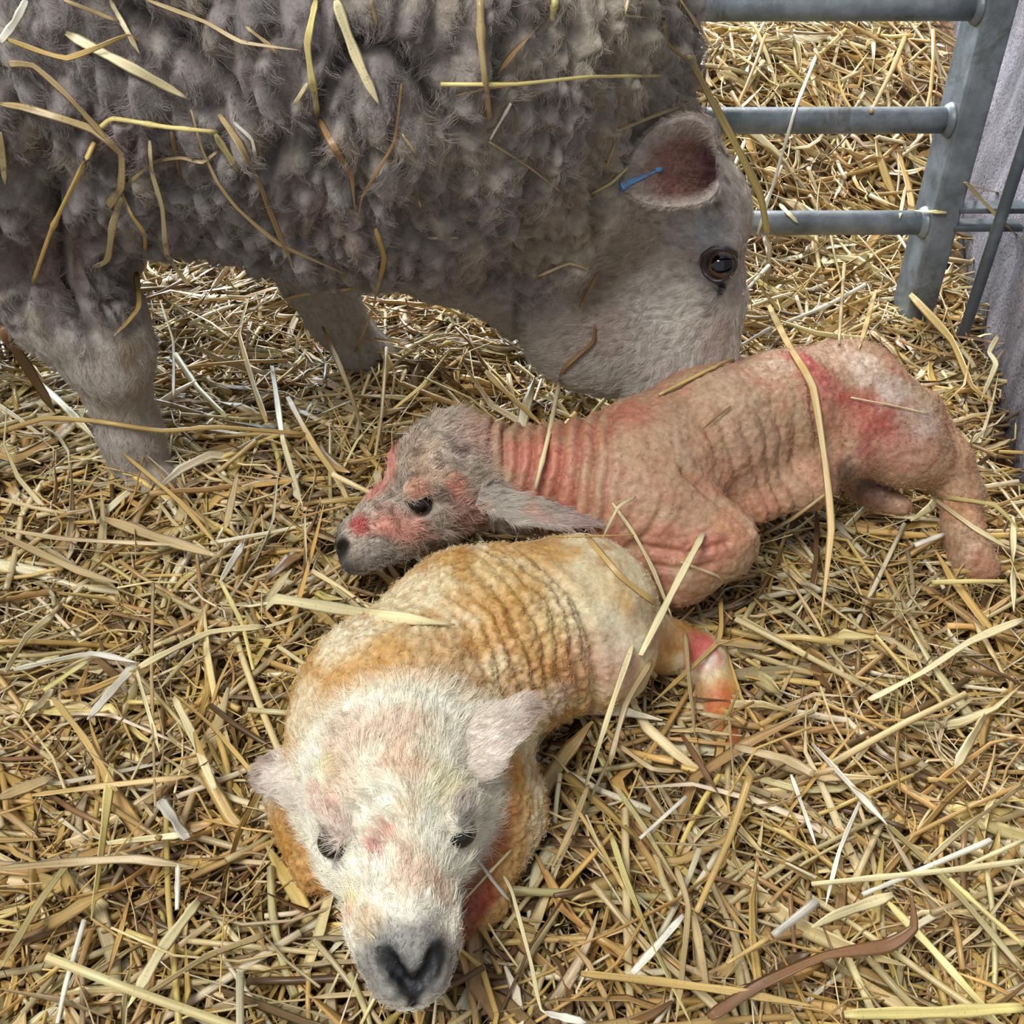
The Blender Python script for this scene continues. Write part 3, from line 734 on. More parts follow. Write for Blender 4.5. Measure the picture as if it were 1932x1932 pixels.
# ================================================================== the EWE
def build_ewe():
    S = Shape()
    RV = np.array([CR, CU, CW])
    def BY(px, py, y, r): dd = DY(py, y); return (V(px, py, dd), px2m(r, dd))
    # trunk
    S.rc((-1.02, 1.0, .455), (-.14, .97, .455), .25, .262, .05)
    S.ell((-1.05, 1.0, .47), np.eye(3), (.26, .26, .27), .05)
    S.rc(*[a for a in (BY(700, 330, .93, 100)[0], BY(850, 360, .92, 100)[0])], px2m(190, .95), px2m(172, .95), .08)
    S.chain([BY(960, 200, .93, 250), BY(1110, 330, .97, 185), BY(1195, 420, .975, 130)], .06)
    S.chain([BY(1090, 60, .97, 190), BY(1210, 250, .97, 112)], .05)
    # head
    a = nrm(CR * .731 - CU * .683); b = nrm(CU * .731 + CR * .683)
    S.ell(VY(1180, 572, .945), np.array([a, b, CW]), (.096, .088, .058), .03)
    S.rc(VY(930, 440, .94), VY(1090, 590, .945), .068, .058, .05)
    S.chain([BY(1292, 430, .955, 108), BY(1312, 560, .935, 78), BY(1290, 700, .905, 82), BY(1265, 790, .885, 66), BY(1255, 825, .88, 58)], .03)
    S.ell(VY(1285, 400, .96), RV, (.062, .055, .060), .02)
    eyeP = VY(1360, 497, .885)
    # brow, socket
    S.ell(VY(1345, 455, .905), RV, (.027, .010, .016), .016)
    S.ell(VY(1358, 499, .868), RV, (.0185, .0165, .02), .008, 's')
    S.rc(VY(1372, 530, .872), VY(1362, 560, .862), .005, .003, .008, 's')
    # legs
    S.chain([BY(110, 400, .90, 150), BY(112, 520, .865, 142), BY(168, 600, .85, 100), BY(200, 662, .85, 74), BY(222, 735, .85, 52), BY(245, 810, .85, 51), BY(266, 880, .85, 56)], .02)
    S.rc(VY(255, 905, .85), VY(300, 918, .83), .026, .020, .01)
    S.ell(VY(212, 672, .835), RV, (.033, .036, .028), .02)
    S.chain([BY(560, 440, 1.06, 85), BY(583, 520, 1.06, 52), BY(632, 595, 1.06, 48), BY(678, 655, 1.06, 41), BY(745, 705, 1.05, 36)], .02)
    for yy in (.86, 1.13):
        S.chain([(np.array([-1.08, yy, .28]), .10), (np.array([-1.14, yy, .17]), .05), (np.array([-1.12, yy, .06]), .028), (np.array([-1.10, yy - .005, .0]), .032)], .04)
    S.rc((-1.28, 1.0, .55), (-1.34, 1.0, .40), .045, .03, .04)
    v, q, N = mesh_shape(S, (-1.42, .62, -.03), (.27, 1.32, .80), .0032)
    px, py, d = project(v)
    # fleece mask: everything except face and legs
    fc = VY(1330, 640, .93)
    # face region, bounded by a slanting plane behind the ear and jaw
    e1 = VY(1185, 395, .93); e2 = VY(985, 625, .93)
    nf = nrm(np.cross(e2 - e1, CW)); nf = nf if nf @ (fc - e1) > 0 else -nf
    sd = (v - e1) @ nf + (fbm(v * 22, 3, 3) - .5) * .035
    face = sstep(-.012, .03, sd) * sstep(.0, .02, v[:, 0] + .12)
    leg = (1 - sstep(.16, .215, v[:, 2] + (fbm(v * 25, 2, 2) - .5) * .03)) * (1 - face) * (v[:, 0] < -.0)
    fl_m = np.clip(1 - face - leg, 0, 1)
    # locks: elongated cells hanging down the side, rounder curls on the neck
    neck = sstep(-.13, .06, v[:, 0])
    wr = np.stack([fbm(v * 9, 2, 31 + i) - .5 for i in range(3)], 1)
    vv = v + wr * .05
    q1 = vv * np.array([1 / .021, 1 / .021, 1 / .05])
    f1, f2 = worley(q1, 4); l1 = np.clip(f2 - f1, 0, 1)
    q2 = vv / .0155
    g1, g2 = worley(q2, 8); l2 = np.clip(1 - g1, 0, 1)
    h1, h2 = worley(vv / .0085, 18)
    disp = ((sstep(0, .5, l1) - .6) * .013 * (1 - neck) + (l2 - .5) * .022 * neck) * fl_m
    disp += (fbm(v * np.array([14, 14, 7]), 3, 6) - .5) * .075 * fl_m
    disp += (.5 - h1) * .005 * fl_m * (.4 + .6 * neck)
    disp += (fbm(v * 120, 2, 7) - .5) * .003 * fl_m
    # deep partings in the fleece
    pt = np.abs(fbm(v * np.array([7, 7, 3.2]) + 5, 2, 14) - .5)
    disp -= np.exp(-(pt / .012) ** 2) * .032 * fl_m * (1 - neck * .6)
    disp *= sstep(0, .02, np.abs(v[:, 2]) + .01)
    disp += (fbm(v * 60, 3, 9) - .5) * .0025 * (1 - fl_m)
    v = v + N * disp[:, None]
    p = Painter(v, lin(150, 143, 139))
    grey = lin(140, 133, 130)
    p.c = p.c * (1 - neck[:, None] * .6) + lin(184, 174, 154) * neck[:, None] * .6
    p.mottle(9, lin(128, 120, 120), .45, .65, .6, 4)
    p.mottle(30, lin(172, 160, 142), .5, .7, .5, 8)
    for (a_, b_, r_, c_, s_) in [(110, 470, 110, lin(140, 112, 104), .5), (240, 290, 80, lin(130, 108, 104), .5), (600, 420, 120, lin(136, 116, 112), .5), (800, 520, 110, lin(138, 124, 118), .5), (1000, 470, 70, lin(150, 140, 112), .5), (1150, 450, 90, lin(158, 144, 112), .6),
                                 (1250, 80, 120, lin(176, 168, 148), .5), (1120, 300, 100, lin(162, 152, 128), .4)]:
        p.blob(a_, b_, r_, c_, s_)
    # crevices painted darker: occlusion shade put into the wool colour
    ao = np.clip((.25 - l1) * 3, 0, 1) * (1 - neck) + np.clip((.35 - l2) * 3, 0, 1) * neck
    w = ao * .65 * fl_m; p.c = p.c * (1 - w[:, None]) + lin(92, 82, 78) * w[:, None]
    fcol = np.tile(lin(196, 188, 178), (len(v), 1))
    p.c = p.c * (1 - face[:, None]) + fcol * face[:, None]
    p.c = p.c * (1 - leg[:, None]) + lin(176, 168, 160) * leg[:, None]
    fs = face[:, None] > .3
    for (a_, b_, r_, c_, s_) in [(1200, 480, 80, lin(158, 146, 118), .6), (1130, 560, 70, lin(156, 142, 120), .7), (1150, 640, 60, lin(178, 152, 140), .5), (1080, 640, 70, lin(180, 164, 150), .6), (1280, 380, 60, lin(168, 158, 142), .6), (1340, 400, 35, lin(180, 172, 152), .5),
                                 (1362, 395, 14, lin(110, 98, 72), .8), (1340, 402, 10, lin(100, 92, 84), .7), (1345, 440, 50, lin(196, 196, 200), .6), (1355, 640, 55, lin(176, 154, 146), .7), (1340, 575, 30, lin(160, 150, 146), .6), (1250, 560, 80, lin(208, 202, 192), .5), (1250, 720, 70, lin(196, 182, 176), .5), (1300, 600, 60, lin(206, 200, 188), .5), (1380, 340, 12, lin(70, 60, 60), .6),
                                 (1357, 497, 36, lin(60, 56, 60), .95), (1330, 500, 20, lin(110, 106, 108), .6), (1368, 545, 13, lin(30, 28, 32), .95), (1362, 560, 10, lin(34, 30, 34), .9), (1345, 590, 22, lin(140, 126, 124), .5), (1330, 530, 26, lin(150, 146, 146), .5)]:
        p.blob(a_, b_, r_, c_, s_, .5)
    for (a_, b_, r_, c_, s_) in [(255, 660, 40, lin(140, 122, 100), .7), (250, 690, 26, lin(134, 114, 92), .6), (110, 520, 60, lin(150, 130, 120), .5), (230, 780, 50, lin(186, 176, 158), .5)]:
        p.blob(a_, b_, r_, c_, s_, .5)
    root = bpy.data.objects.new('ewe', None); COL.objects.link(root)
    tag(root, 'large grey-fleeced ewe standing over the two lambs with its head lowered to lick one', 'sheep')
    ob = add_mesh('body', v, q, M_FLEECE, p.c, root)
    # eye
    eye('eye', eyeP + CW * .004, nrm(CP - eyeP) + CR * .12, .0165, CU + .25 * CR, lin(84, 64, 50), lin(6, 8, 16), M_EYE, root, .78, (.60, .50))
    # dark lids: thin torus-like rims over the eyeball
    # ear
    ev, ef, U, Sx, inn, eax, efz, esd = ear_mesh(VY(1346, 325, .862), VY(1178, 350, .848), .032, nrm(-CW * .85 - CU * .30 - CR * .05), 1.45, .010, bend=.02,
          prof=lambda u: np.sqrt(np.clip(1 - (np.clip(u - .45, 0, 1) / .57) ** 2.4, 0, 1)) * np.sqrt(np.clip(1 - (np.clip(.42 - u, 0, 1) / .46) ** 2.0, 0, 1)), nu=60, nv=40)
    # upper flap stands higher than the lower
    up = (ev - VY(1346, 325, .862)) @ CU
    ev = ev + CU * np.where(up > 0, up * .85, up * -.25)[:, None] * 1.0
    nz = fbm(ev * 60, 3, 4); ev = ev + (nz - .5)[:, None] * .002 * efz
    ec = np.tile(lin(176, 164, 154), (len(ev), 1))
    w = (inn * (1 - sstep(.45, .95, np.abs(Sx))) * (1 - sstep(.55, 1, U)))[:, None]; ec = ec * (1 - w) + (lin(122, 88, 80) * sstep(.0, .55, U)[:, None] + lin(70, 44, 42) * (1 - sstep(.0, .55, U))[:, None]) * w
    eo = add_mesh('ear', ev, ef, M_FLEECE, ec, root)
    fur('ear_fur', ev, tri_normals(ev, ef), ec * 1.1, 1 - inn * .6, 9000, .006, .00012, np.tile(eax, (len(ev), 1)), M_EWEHAIR, eo, .8, 0, .004, 4, .4, .1, 3)
    mt, nt_, bt = mat_new('blue_plastic'); bt.inputs['Base Color'].default_value = (*lin(78, 130, 178), 1); bt.inputs['Roughness'].default_value = .35
    a0 = VY(1176, 352, .846); a1 = VY(1252, 314, .858)
    ax_ = nrm(a1 - a0); nn_ = nrm(-CW - ax_ * (-CW @ ax_)); sd_ = np.cross(ax_, nn_)
    for off, ln in ((.0035, 1.0), (-.0065, .8)):
        c_ = a0 + ax_ * (.5 * ln * np.linalg.norm(a1 - a0)) + nn_ * off + sd_ * (0 if off > 0 else .004)
        bv, bf = box_pts(c_, np.array([ax_, sd_, nn_]), (.5 * ln * np.linalg.norm(a1 - a0), .0026, .0009))
        tg = add_mesh('ear_tag', bv, bf, mt, parent=eo, smooth=False); bevel(tg, .0012, 3)
    bv, bf = box_pts(a0 - nn_ * .0015, np.array([ax_, sd_, nn_]), (.003, .0036, .0058)); bevel(add_mesh('ear_tag', bv, bf, mt, parent=eo, smooth=False), .002, 3)
    bv, bf = tube(np.array([a1 - ax_ * .006 + nn_ * (-.006 + .003 * i_) for i_ in range(5)]), np.array([.003, .003, .003, .004, .004]), 12)
    add_mesh('ear_tag', bv, bf, mt, parent=eo)
    r2, t2 = VY(1300, 345, 1.03), VY(1360, 330, 1.10)
    ev, ef, U, Sx, inn, *_ = ear_mesh(r2 - CU * .02, r2 - CU * .02 + np.array([-.01, .09, -.01]), .024, -UPW, 1.2, .006)
    add_mesh('ear', ev, ef, M_FLEECE, np.tile(lin(176, 164, 154), (len(ev), 1)), root)
    # lay of the face hair
    fdir = nrm(V(1100, 640, 1) - V(1340, 560, 1))
    cen = VY(1345, 560, .93)
    rad_ = v - cen; rad_ = rad_ / (np.linalg.norm(rad_, axis=1, keepdims=True) + 1e-9)
    flow = rad_ + fdir * .7 + np.array([0, 0, -.15])
    ex = np.linalg.norm(v - eyeP, axis=1)
    vis = (px > -500) & (py > -520) & (py < 1000) & ((N @ CW) < .35)
    hw = face * vis * sstep(.021, .028, ex) + leg * vis * .55
    flow = flow * face[:, None] + np.array([0, 0, -1.0]) * (1 - face[:, None])
    fur('face_and_leg_hair', v, N, p.c * 1.08, hw + 1e-9, 64000, .0085, .00013, flow, M_EWEHAIR, ob, .3, 0, .006, 4, .3, .14, 5)
    ww = fl_m * vis
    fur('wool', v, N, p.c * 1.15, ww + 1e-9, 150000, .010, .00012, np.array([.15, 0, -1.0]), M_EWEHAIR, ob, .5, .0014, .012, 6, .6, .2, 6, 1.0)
    # eyelids
    def lid(name, pts, r, col):
        P = catmull(np.array([VY(a_, b_, y_) for a_, b_, y_ in pts]), 5); r = np.interp(np.linspace(0, 1, len(P)), np.linspace(0, 1, len(r)), r)
        vv_, ff_ = tube(P, r, 8)
        return add_mesh(name, vv_, ff_, M_FACE_D, np.tile(col, (len(vv_), 1)), root)
    lid('eyelid', [(1322, 500, .876), (1326, 482, .870), (1345, 470, .868), (1370, 470, .866), (1388, 477, .872), (1392, 486, .880)], [.0012, .0022, .0026, .0026, .0018, .001], lin(52, 46, 48))
    lid('eyelid', [(1322, 500, .876), (1331, 518, .868), (1347, 530, .864), (1362, 530, .862), (1376, 517, .868), (1388, 498, .878)], [.0012, .002, .0022, .002, .0016, .001], lin(44, 38, 42))
    return dict(v=v, q=q, root=root, ear=eo)

def tube(P, r, n=6, flat=None, up=None, closed=True):
    """sweep a ring along the polyline P; r scalar or per point; returns verts, quads"""
    P = np.asarray(P, float); m = len(P); r = np.broadcast_to(r, (m,)).astype(float)
    T = np.gradient(P, axis=0); T /= np.linalg.norm(T, axis=1, keepdims=True) + 1e-12
    ref = np.array([0, 0, 1.0]) if up is None else np.asarray(up, float)
    if abs(T[0] @ ref) > .9: ref = np.array([0, 1.0, 0])
    vs = []
    for i in range(m):
        a = np.cross(T[i], ref); a /= np.linalg.norm(a) + 1e-12
        b = np.cross(a, T[i]); 
        ang = np.arange(n) * 2 * math.pi / n
        vs.append(P[i] + r[i] * (np.cos(ang)[:, None] * a * (1 if flat is None else 1) + np.sin(ang)[:, None] * b * (1 if flat is None else flat)))
    v = np.concatenate(vs)
    f = [[i * n + j, i * n + (j + 1) % n, (i + 1) * n + (j + 1) % n, (i + 1) * n + j] for i in range(m - 1) for j in range(n)]
    f = np.array(f)
    # caps
    v = np.concatenate([v, P[:1], P[-1:]])
    c0, c1 = m * n, m * n + 1
    k = [[c0, (j + 1) % n, j, j] for j in range(n)] + [[c1, (m - 1) * n + j, (m - 1) * n + (j + 1) % n, (m - 1) * n + (j + 1) % n] for j in range(n)]
    tri = np.array([[a_[0], a_[1], a_[2]] for a_ in k])
    return v, [f, tri]
M_FACE_D = attr_mat('eyelid_skin', .4, .4, (200, .2), None)
# ------------------------------------------------------------------ ground
def gh(x, y):
    """height of the bedding surface"""
    P = np.stack([x * 3.1, y * 3.1, x * 0 + .5], 1)
    n = (fbm(P, 3, 21) - .5) * .035 + (fbm(P * 4.1, 2, 24) - .5) * .018
    heap = sstep(1.30, 1.95, y + .10 * np.sin(x * 5 + 1)) * .17 + sstep(1.24, 1.45, y) * .015
    heap = heap * sstep(-.1, .35, x + .25 * (y - 1.3))
    left = sstep(-.30, -.62, x) * .03 * (1 - sstep(.9, 1.2, y))
    for fx, fy, fh, fr in ((-.365, .86, .024, .08), (-.115, 1.04, .020, .08), (.405, .70, .012, .05)):
        n = n + fh * np.exp(-(((x - fx) ** 2 + (y - fy) ** 2) / fr ** 2))
    flat = np.exp(-(((x - .12) / .30) ** 2 + ((y - .62) / .28) ** 2))
    return n * (1 - .7 * flat) + heap + left - .006

def build_floor():
    xs = np.linspace(-1.9, 1.9, 150); ys = np.linspace(-.25, 4.0, 170)
    X, Y = np.meshgrid(xs, ys, indexing='ij'); X = X.ravel(); Y = Y.ravel()
    Z = gh(X, Y) - .036
    top = np.stack([X, Y, Z], 1); n = len(top)
    bot = top.copy(); bot[:, 2] = -.12
    v = np.concatenate([top, bot]); nx, ny = 150, 170
    i, j = np.meshgrid(np.arange(nx - 1), np.arange(ny - 1), indexing='ij'); i = i.ravel(); j = j.ravel()
    f1 = np.stack([i * ny + j, (i + 1) * ny + j, (i + 1) * ny + j + 1, i * ny + j + 1], 1)
    edge = []
    for k in range(nx - 1):
        edge.append([k * ny, n + k * ny, n + (k + 1) * ny, (k + 1) * ny]); a = k * ny + ny - 1; edge.append([a, a + ny, n + a + ny, n + a])
    for k in range(ny - 1):
        edge.append([k, k + 1, n + k + 1, n + k]); a = (nx - 1) * ny + k; edge.append([a, n + a, n + a + 1, a + 1])
    f = np.concatenate([f1, f1[:, ::-1] + n, np.array(edge)])
    m, nt, b = mat_new('trodden_litter'); L = nt.links.new
    tc = N_(nt, 'ShaderNodeTexCoord'); mp = N_(nt, 'ShaderNodeMapping'); mp.inputs['Scale'].default_value = (1, .35, 1); mp.inputs['Rotation'].default_value = (0, 0, .7)
    L(tc.outputs['Object'], mp.inputs[0]); ns = N_(nt, 'ShaderNodeTexNoise', Scale=160.0, Detail=5.0); L(mp.outputs[0], ns.inputs['Vector'])
    cr = N_(nt, 'ShaderNodeValToRGB'); cr.color_ramp.elements[0].position = .35; cr.color_ramp.elements[1].position = .7
    cr.color_ramp.elements[0].color = (*lin(52, 36, 22), 1); cr.color_ramp.elements[1].color = (*lin(140, 104, 62), 1)
    L(ns.outputs[0], cr.inputs[0]); L(cr.outputs[0], b.inputs['Base Color']); b.inputs['Roughness'].default_value = .9
    bp = N_(nt, 'ShaderNodeBump', Strength=.8, Distance=.006); L(ns.outputs[0], bp.inputs['Height']); L(bp.outputs[0], b.inputs['Normal'])
    o = add_mesh('floor', v, f, m); o['kind'] = 'structure'
    return o

# ------------------------------------------------------------------ straw
def straw_mat():
    m, nt, b = mat_new('straw'); L = nt.links.new
    at = N_(nt, 'ShaderNodeAttribute', attribute_name='Col')
    fb = N_(nt, 'ShaderNodeAttribute', attribute_name='fib')
    mp = N_(nt, 'ShaderNodeMapping'); mp.inputs['Scale'].default_value = (14, 5.5, 37); L(fb.outputs['Vector'], mp.inputs[0])
    ns = N_(nt, 'ShaderNodeTexNoise', Scale=1.0, Detail=3.0, Roughness=.6); L(mp.outputs[0], ns.inputs['Vector'])
    mr = N_(nt, 'ShaderNodeMapRange'); L(ns.outputs[0], mr.inputs[0]); mr.inputs[1].default_value = .3; mr.inputs[2].default_value = .7; mr.inputs[3].default_value = .72; mr.inputs[4].default_value = 1.14
    mp2 = N_(nt, 'ShaderNodeMapping'); mp2.inputs['Scale'].default_value = (700, 2.5, 91); L(fb.outputs['Vector'], mp2.inputs[0])
    n2 = N_(nt, 'ShaderNodeTexNoise', Scale=1.0, Detail=2.0); L(mp2.outputs[0], n2.inputs['Vector'])
    m2 = N_(nt, 'ShaderNodeMapRange'); L(n2.outputs[0], m2.inputs[0]); m2.inputs[1].default_value = .62; m2.inputs[2].default_value = .78; m2.inputs[3].default_value = 1.0; m2.inputs[4].default_value = .55
    mu = N_(nt, 'ShaderNodeMath', operation='MULTIPLY'); L(mr.outputs[0], mu.inputs[0]); L(m2.outputs[0], mu.inputs[1])
    sc = N_(nt, 'ShaderNodeVectorMath', operation='SCALE'); L(at.outputs['Color'], sc.inputs[0]); L(mu.outputs[0], sc.inputs['Scale'])
    L(sc.outputs[0], b.inputs['Base Color'])
    bp = N_(nt, 'ShaderNodeBump', Strength=.35, Distance=.0006); L(ns.outputs[0], bp.inputs['Height']); L(bp.outputs[0], b.inputs['Normal'])
    b.inputs['Roughness'].default_value = .36; b.inputs['Specular IOR Level'].default_value = .5
    return m
M_STRAW = straw_mat()
PAL = np.array([.98, .945, .87]) * np.array([lin(226, 208, 160), lin(208, 174, 108), lin(190, 158, 104), lin(146, 116, 80), lin(184, 168, 134), lin(236, 228, 200), lin(218, 196, 122), lin(110, 86, 60), lin(200, 182, 138)])

def profiles(kind, m, rg):
    """unit ring of 6 points per straw: (m,6,2)"""
    a = np.arange(6) * math.pi / 3
    tubep = np.stack([np.cos(a), np.sin(a)], 1)[None].repeat(m, 0)
    c = rg.uniform(.1, .45, m)[:, None]; th = .13
    xs = np.array([-1, -.4, .4, 1, .45, -.45])[None].repeat(m, 0)
    zs = np.array([0, -1, -1, 0, 0, 0])[None] * 1.0
    up = np.array([0, 0, 0, 0, 1, 1])[None]
    z = -c * (np.array([0, 1, 1, 0, 1, 1])[None]) + th * up
    blade = np.stack([xs, z], 2)
    k = (kind == 1)[:, None, None]
    return np.where(k, blade, tubep)

def straws(n, sampler, rg, zr, lenm=.075, pal_w=None, K=7, big=1.0):
    """a litter of n stalks, split leaves and wisps -> verts, faces, cols, fib"""
    xy = sampler(n)
    kind = rg.choice(3, n, p=[.24, .42, .34])
    L = np.clip(rg.lognormal(math.log(lenm), .5, n), .02, .30)
    wd = np.where(kind == 0, rg.uniform(.0012, .0023, n), np.where(kind == 1, .0013 + .0034 * rg.random(n) ** 1.6, rg.uniform(.0003, .0009, n))) * big
    base = fbm(np.stack([xy[:, 0] * 3.3, xy[:, 1] * 3.3, xy[:, 0] * 0], 1), 2, 77) * 9
    ph = base + rg.normal(0, 1.1, n)
    curv = rg.normal(0, .16, n) * np.where(kind == 2, 2.6, np.where(kind == 1, 1.3, .35))
    kink = (rg.random(n) < .28) * rg.normal(0, .8, n); kat = rg.integers(2, K - 1, n)
    H = ph[:, None] + curv[:, None] * np.arange(K - 1)[None] + kink[:, None] * (np.arange(K - 1)[None] >= kat[:, None])
    pit = rg.normal(0, .17, n)[:, None] + rg.normal(0, .09, (n, K - 1)) * np.where(kind == 0, .4, 1.3)[:, None]
    seg = (L / (K - 1))[:, None]
    dx = np.cos(H) * np.cos(pit) * seg; dy = np.sin(H) * np.cos(pit) * seg; dz = np.sin(pit) * seg
    c0 = np.zeros((n, 1))
    X = np.concatenate([c0, np.cumsum(dx, 1)], 1); Y = np.concatenate([c0, np.cumsum(dy, 1)], 1); Z = np.concatenate([c0, np.cumsum(dz, 1)], 1)
    X += xy[:, :1] - X.mean(1, keepdims=True); Y += xy[:, 1:] - Y.mean(1, keepdims=True); Z -= Z.mean(1, keepdims=True)
    z0 = rg.uniform(zr[0], zr[1], n)
    G = gh(X.ravel(), Y.ravel()).reshape(n, K)
    Z = Z + G + z0[:, None]
    Z = np.maximum(Z, G - .04)
    P = np.stack([X, Y, Z], 2)
    T = np.gradient(P, axis=1); T /= np.linalg.norm(T, axis=2, keepdims=True) + 1e-9
    upv = np.array([0, 0, 1.0])
    a = np.cross(T, upv); a /= np.linalg.norm(a, axis=2, keepdims=True) + 1e-9
    b = np.cross(a, T)
    roll = rg.uniform(-.7, .7, n)[:, None] + rg.normal(0, .35, n)[:, None] * np.arange(K)[None]
    roll = np.where((rg.random(n) < .2)[:, None], roll + 1.3, roll)
    ca, sa = np.cos(roll)[..., None], np.sin(roll)[..., None]
    a, b = a * ca + b * sa, b * ca - a * sa
    t = np.linspace(0, 1, K)
    taper = np.where((kind == 1)[:, None], np.clip(np.minimum(t[None] * 5 + .25, (1 - t[None]) * rg.uniform(1.2, 6, n)[:, None] + .12), 0, 1), 1.0)
    pr = profiles(kind, n, rg)
    W = (wd[:, None] * taper)
    R = P[:, :, None] + W[:, :, None, None] * (pr[:, None, :, 0, None] * a[:, :, None] + pr[:, None, :, 1, None] * b[:, :, None])
    nv = K * 6
    v = R.reshape(-1, 3)
    loc = []
    for i in range(K - 1):
        for j in range(6):
            loc.append([i * 6 + j, i * 6 + (j + 1) % 6, (i + 1) * 6 + (j + 1) % 6, (i + 1) * 6 + j])
    e = (K - 1) * 6
    loc += [[0, 5, 4, 3], [0, 3, 2, 1], [e, e + 1, e + 2, e + 3], [e, e + 3, e + 4, e + 5]]
    loc = np.array(loc)
    f = (loc[None] + (np.arange(n) * nv)[:, None, None]).reshape(-1, 4)
    pw = np.array(pal_w if pal_w is not None else [.17, .20, .19, .11, .10, .06, .07, .04, .06]); pw = pw / pw.sum()
    ci = rg.choice(len(PAL), n, p=pw)
    col = PAL[ci] * rg.uniform(.78, 1.1, (n, 1)) * (1 + rg.normal(0, .03, (n, 3)))
    along = (1 + .25 * (t[None] - .5) * rg.normal(0, 1, n)[:, None])
    C = (col[:, None] * along[..., None])[:, :, None].repeat(6, 2).reshape(-1, 3)
    fib = np.stack([np.broadcast_to((L[:, None] * t[None])[:, :, None], (n, K, 6)),
                    np.broadcast_to(np.array([0, .3, .7, 1, .7, .3])[None, None] * 1.0, (n, K, 6)) * np.where(kind == 2, .3, 1)[:, None, None],
                    np.broadcast_to(rg.random(n)[:, None, None] * 9, (n, K, 6))], 3).reshape(-1, 3)
    return v, f, C, fib

def litter(name, n, box, rg, zr, label, cat, inside=None, lay=1, **kw):
    def samp(k):
        out = np.zeros((0, 2))
        while len(out) < k:
            p = np.stack([rg.uniform(box[0], box[1], k * 2), rg.uniform(box[2], box[3], k * 2)], 1)
            if inside is not None: p = p[inside(p)]
            out = np.concatenate([out, p])
        return out[:k]
    v, f, c, fib = straws(n, samp, rg, zr, **kw)
    o = add_mesh(name, v, f, M_STRAW, c, uv=fib)
    return tag(o, label, cat, kind='stuff')

def wall_x(y): return .525 + .215 * (y - .895)
def in_view(p):
    """the wedge of ground the pen view takes in, with a margin for a side step"""
    return (np.abs(p[:, 0]) < (p[:, 1] * .788 + .38) * .55 + .16) & (p[:, 0] < wall_x(p[:, 1]) - .03)

# ------------------------------------------------------------------ metal and wall
def metal_mat(name, base=(118, 126, 132)):
    m, nt, b = mat_new(name); L = nt.links.new
    tc = N_(nt, 'ShaderNodeTexCoord')
    n1 = N_(nt, 'ShaderNodeTexNoise', Scale=26.0, Detail=6.0, Roughness=.65); L(tc.outputs['Object'], n1.inputs['Vector'])
    cr = N_(nt, 'ShaderNodeValToRGB'); e = cr.color_ramp.elements
    e[0].position = .30; e[0].color = (*lin(82, 92, 96), 1); e[1].position = .7; e[1].color = (*lin(base[0] + 26, base[1] + 28, base[2] + 30), 1)
    x = e.new(.5); x.color = (*lin(*base), 1)
    L(n1.outputs[0], cr.inputs[0])
    n2 = N_(nt, 'ShaderNodeTexNoise', Scale=9.0, Detail=7.0, Roughness=.7, Distortion=1.2); L(tc.outputs['Object'], n2.inputs['Vector'])
    m2 = N_(nt, 'ShaderNodeMapRange'); L(n2.outputs[0], m2.inputs[0]); m2.inputs[1].default_value = .56; m2.inputs[2].default_value = .68; m2.inputs[3].default_value = 0; m2.inputs[4].default_value = .75
    mx = N_(nt, 'ShaderNodeMix', data_type='RGBA'); L(m2.outputs[0], mx.inputs[0]); L(cr.outputs[0], mx.inputs[6]); mx.inputs[7].default_value = (*lin(72, 70, 56), 1)
    L(mx.outputs[2], b.inputs['Base Color'])
    b.inputs['Metallic'].default_value = .35; b.inputs['Roughness'].default_value = .48
    n3 = N_(nt, 'ShaderNodeTexNoise', Scale=300.0, Detail=3.0); L(tc.outputs['Object'], n3.inputs['Vector'])
    bp = N_(nt, 'ShaderNodeBump', Strength=.25, Distance=.001); L(n3.outputs[0], bp.inputs['Height']); L(bp.outputs[0], b.inputs['Normal'])
    return m

def box_pts(c, ax, half):
    c = np.asarray(c, float); ax = np.asarray(ax, float)
    s = np.array([[x, y, z] for x in (-1, 1) for y in (-1, 1) for z in (-1, 1)], float)
    v = c + (s * half) @ ax
    f = np.array([[0, 1, 3, 2], [4, 6, 7, 5], [0, 4, 5, 1], [2, 3, 7, 6], [0, 2, 6, 4], [1, 5, 7, 3]])
    return v, f

def bevel(o, w=.002, seg=3):
    m = o.modifiers.new('bevel', 'BEVEL'); m.width = w; m.segments = seg; m.limit_method = 'ANGLE'
    return o

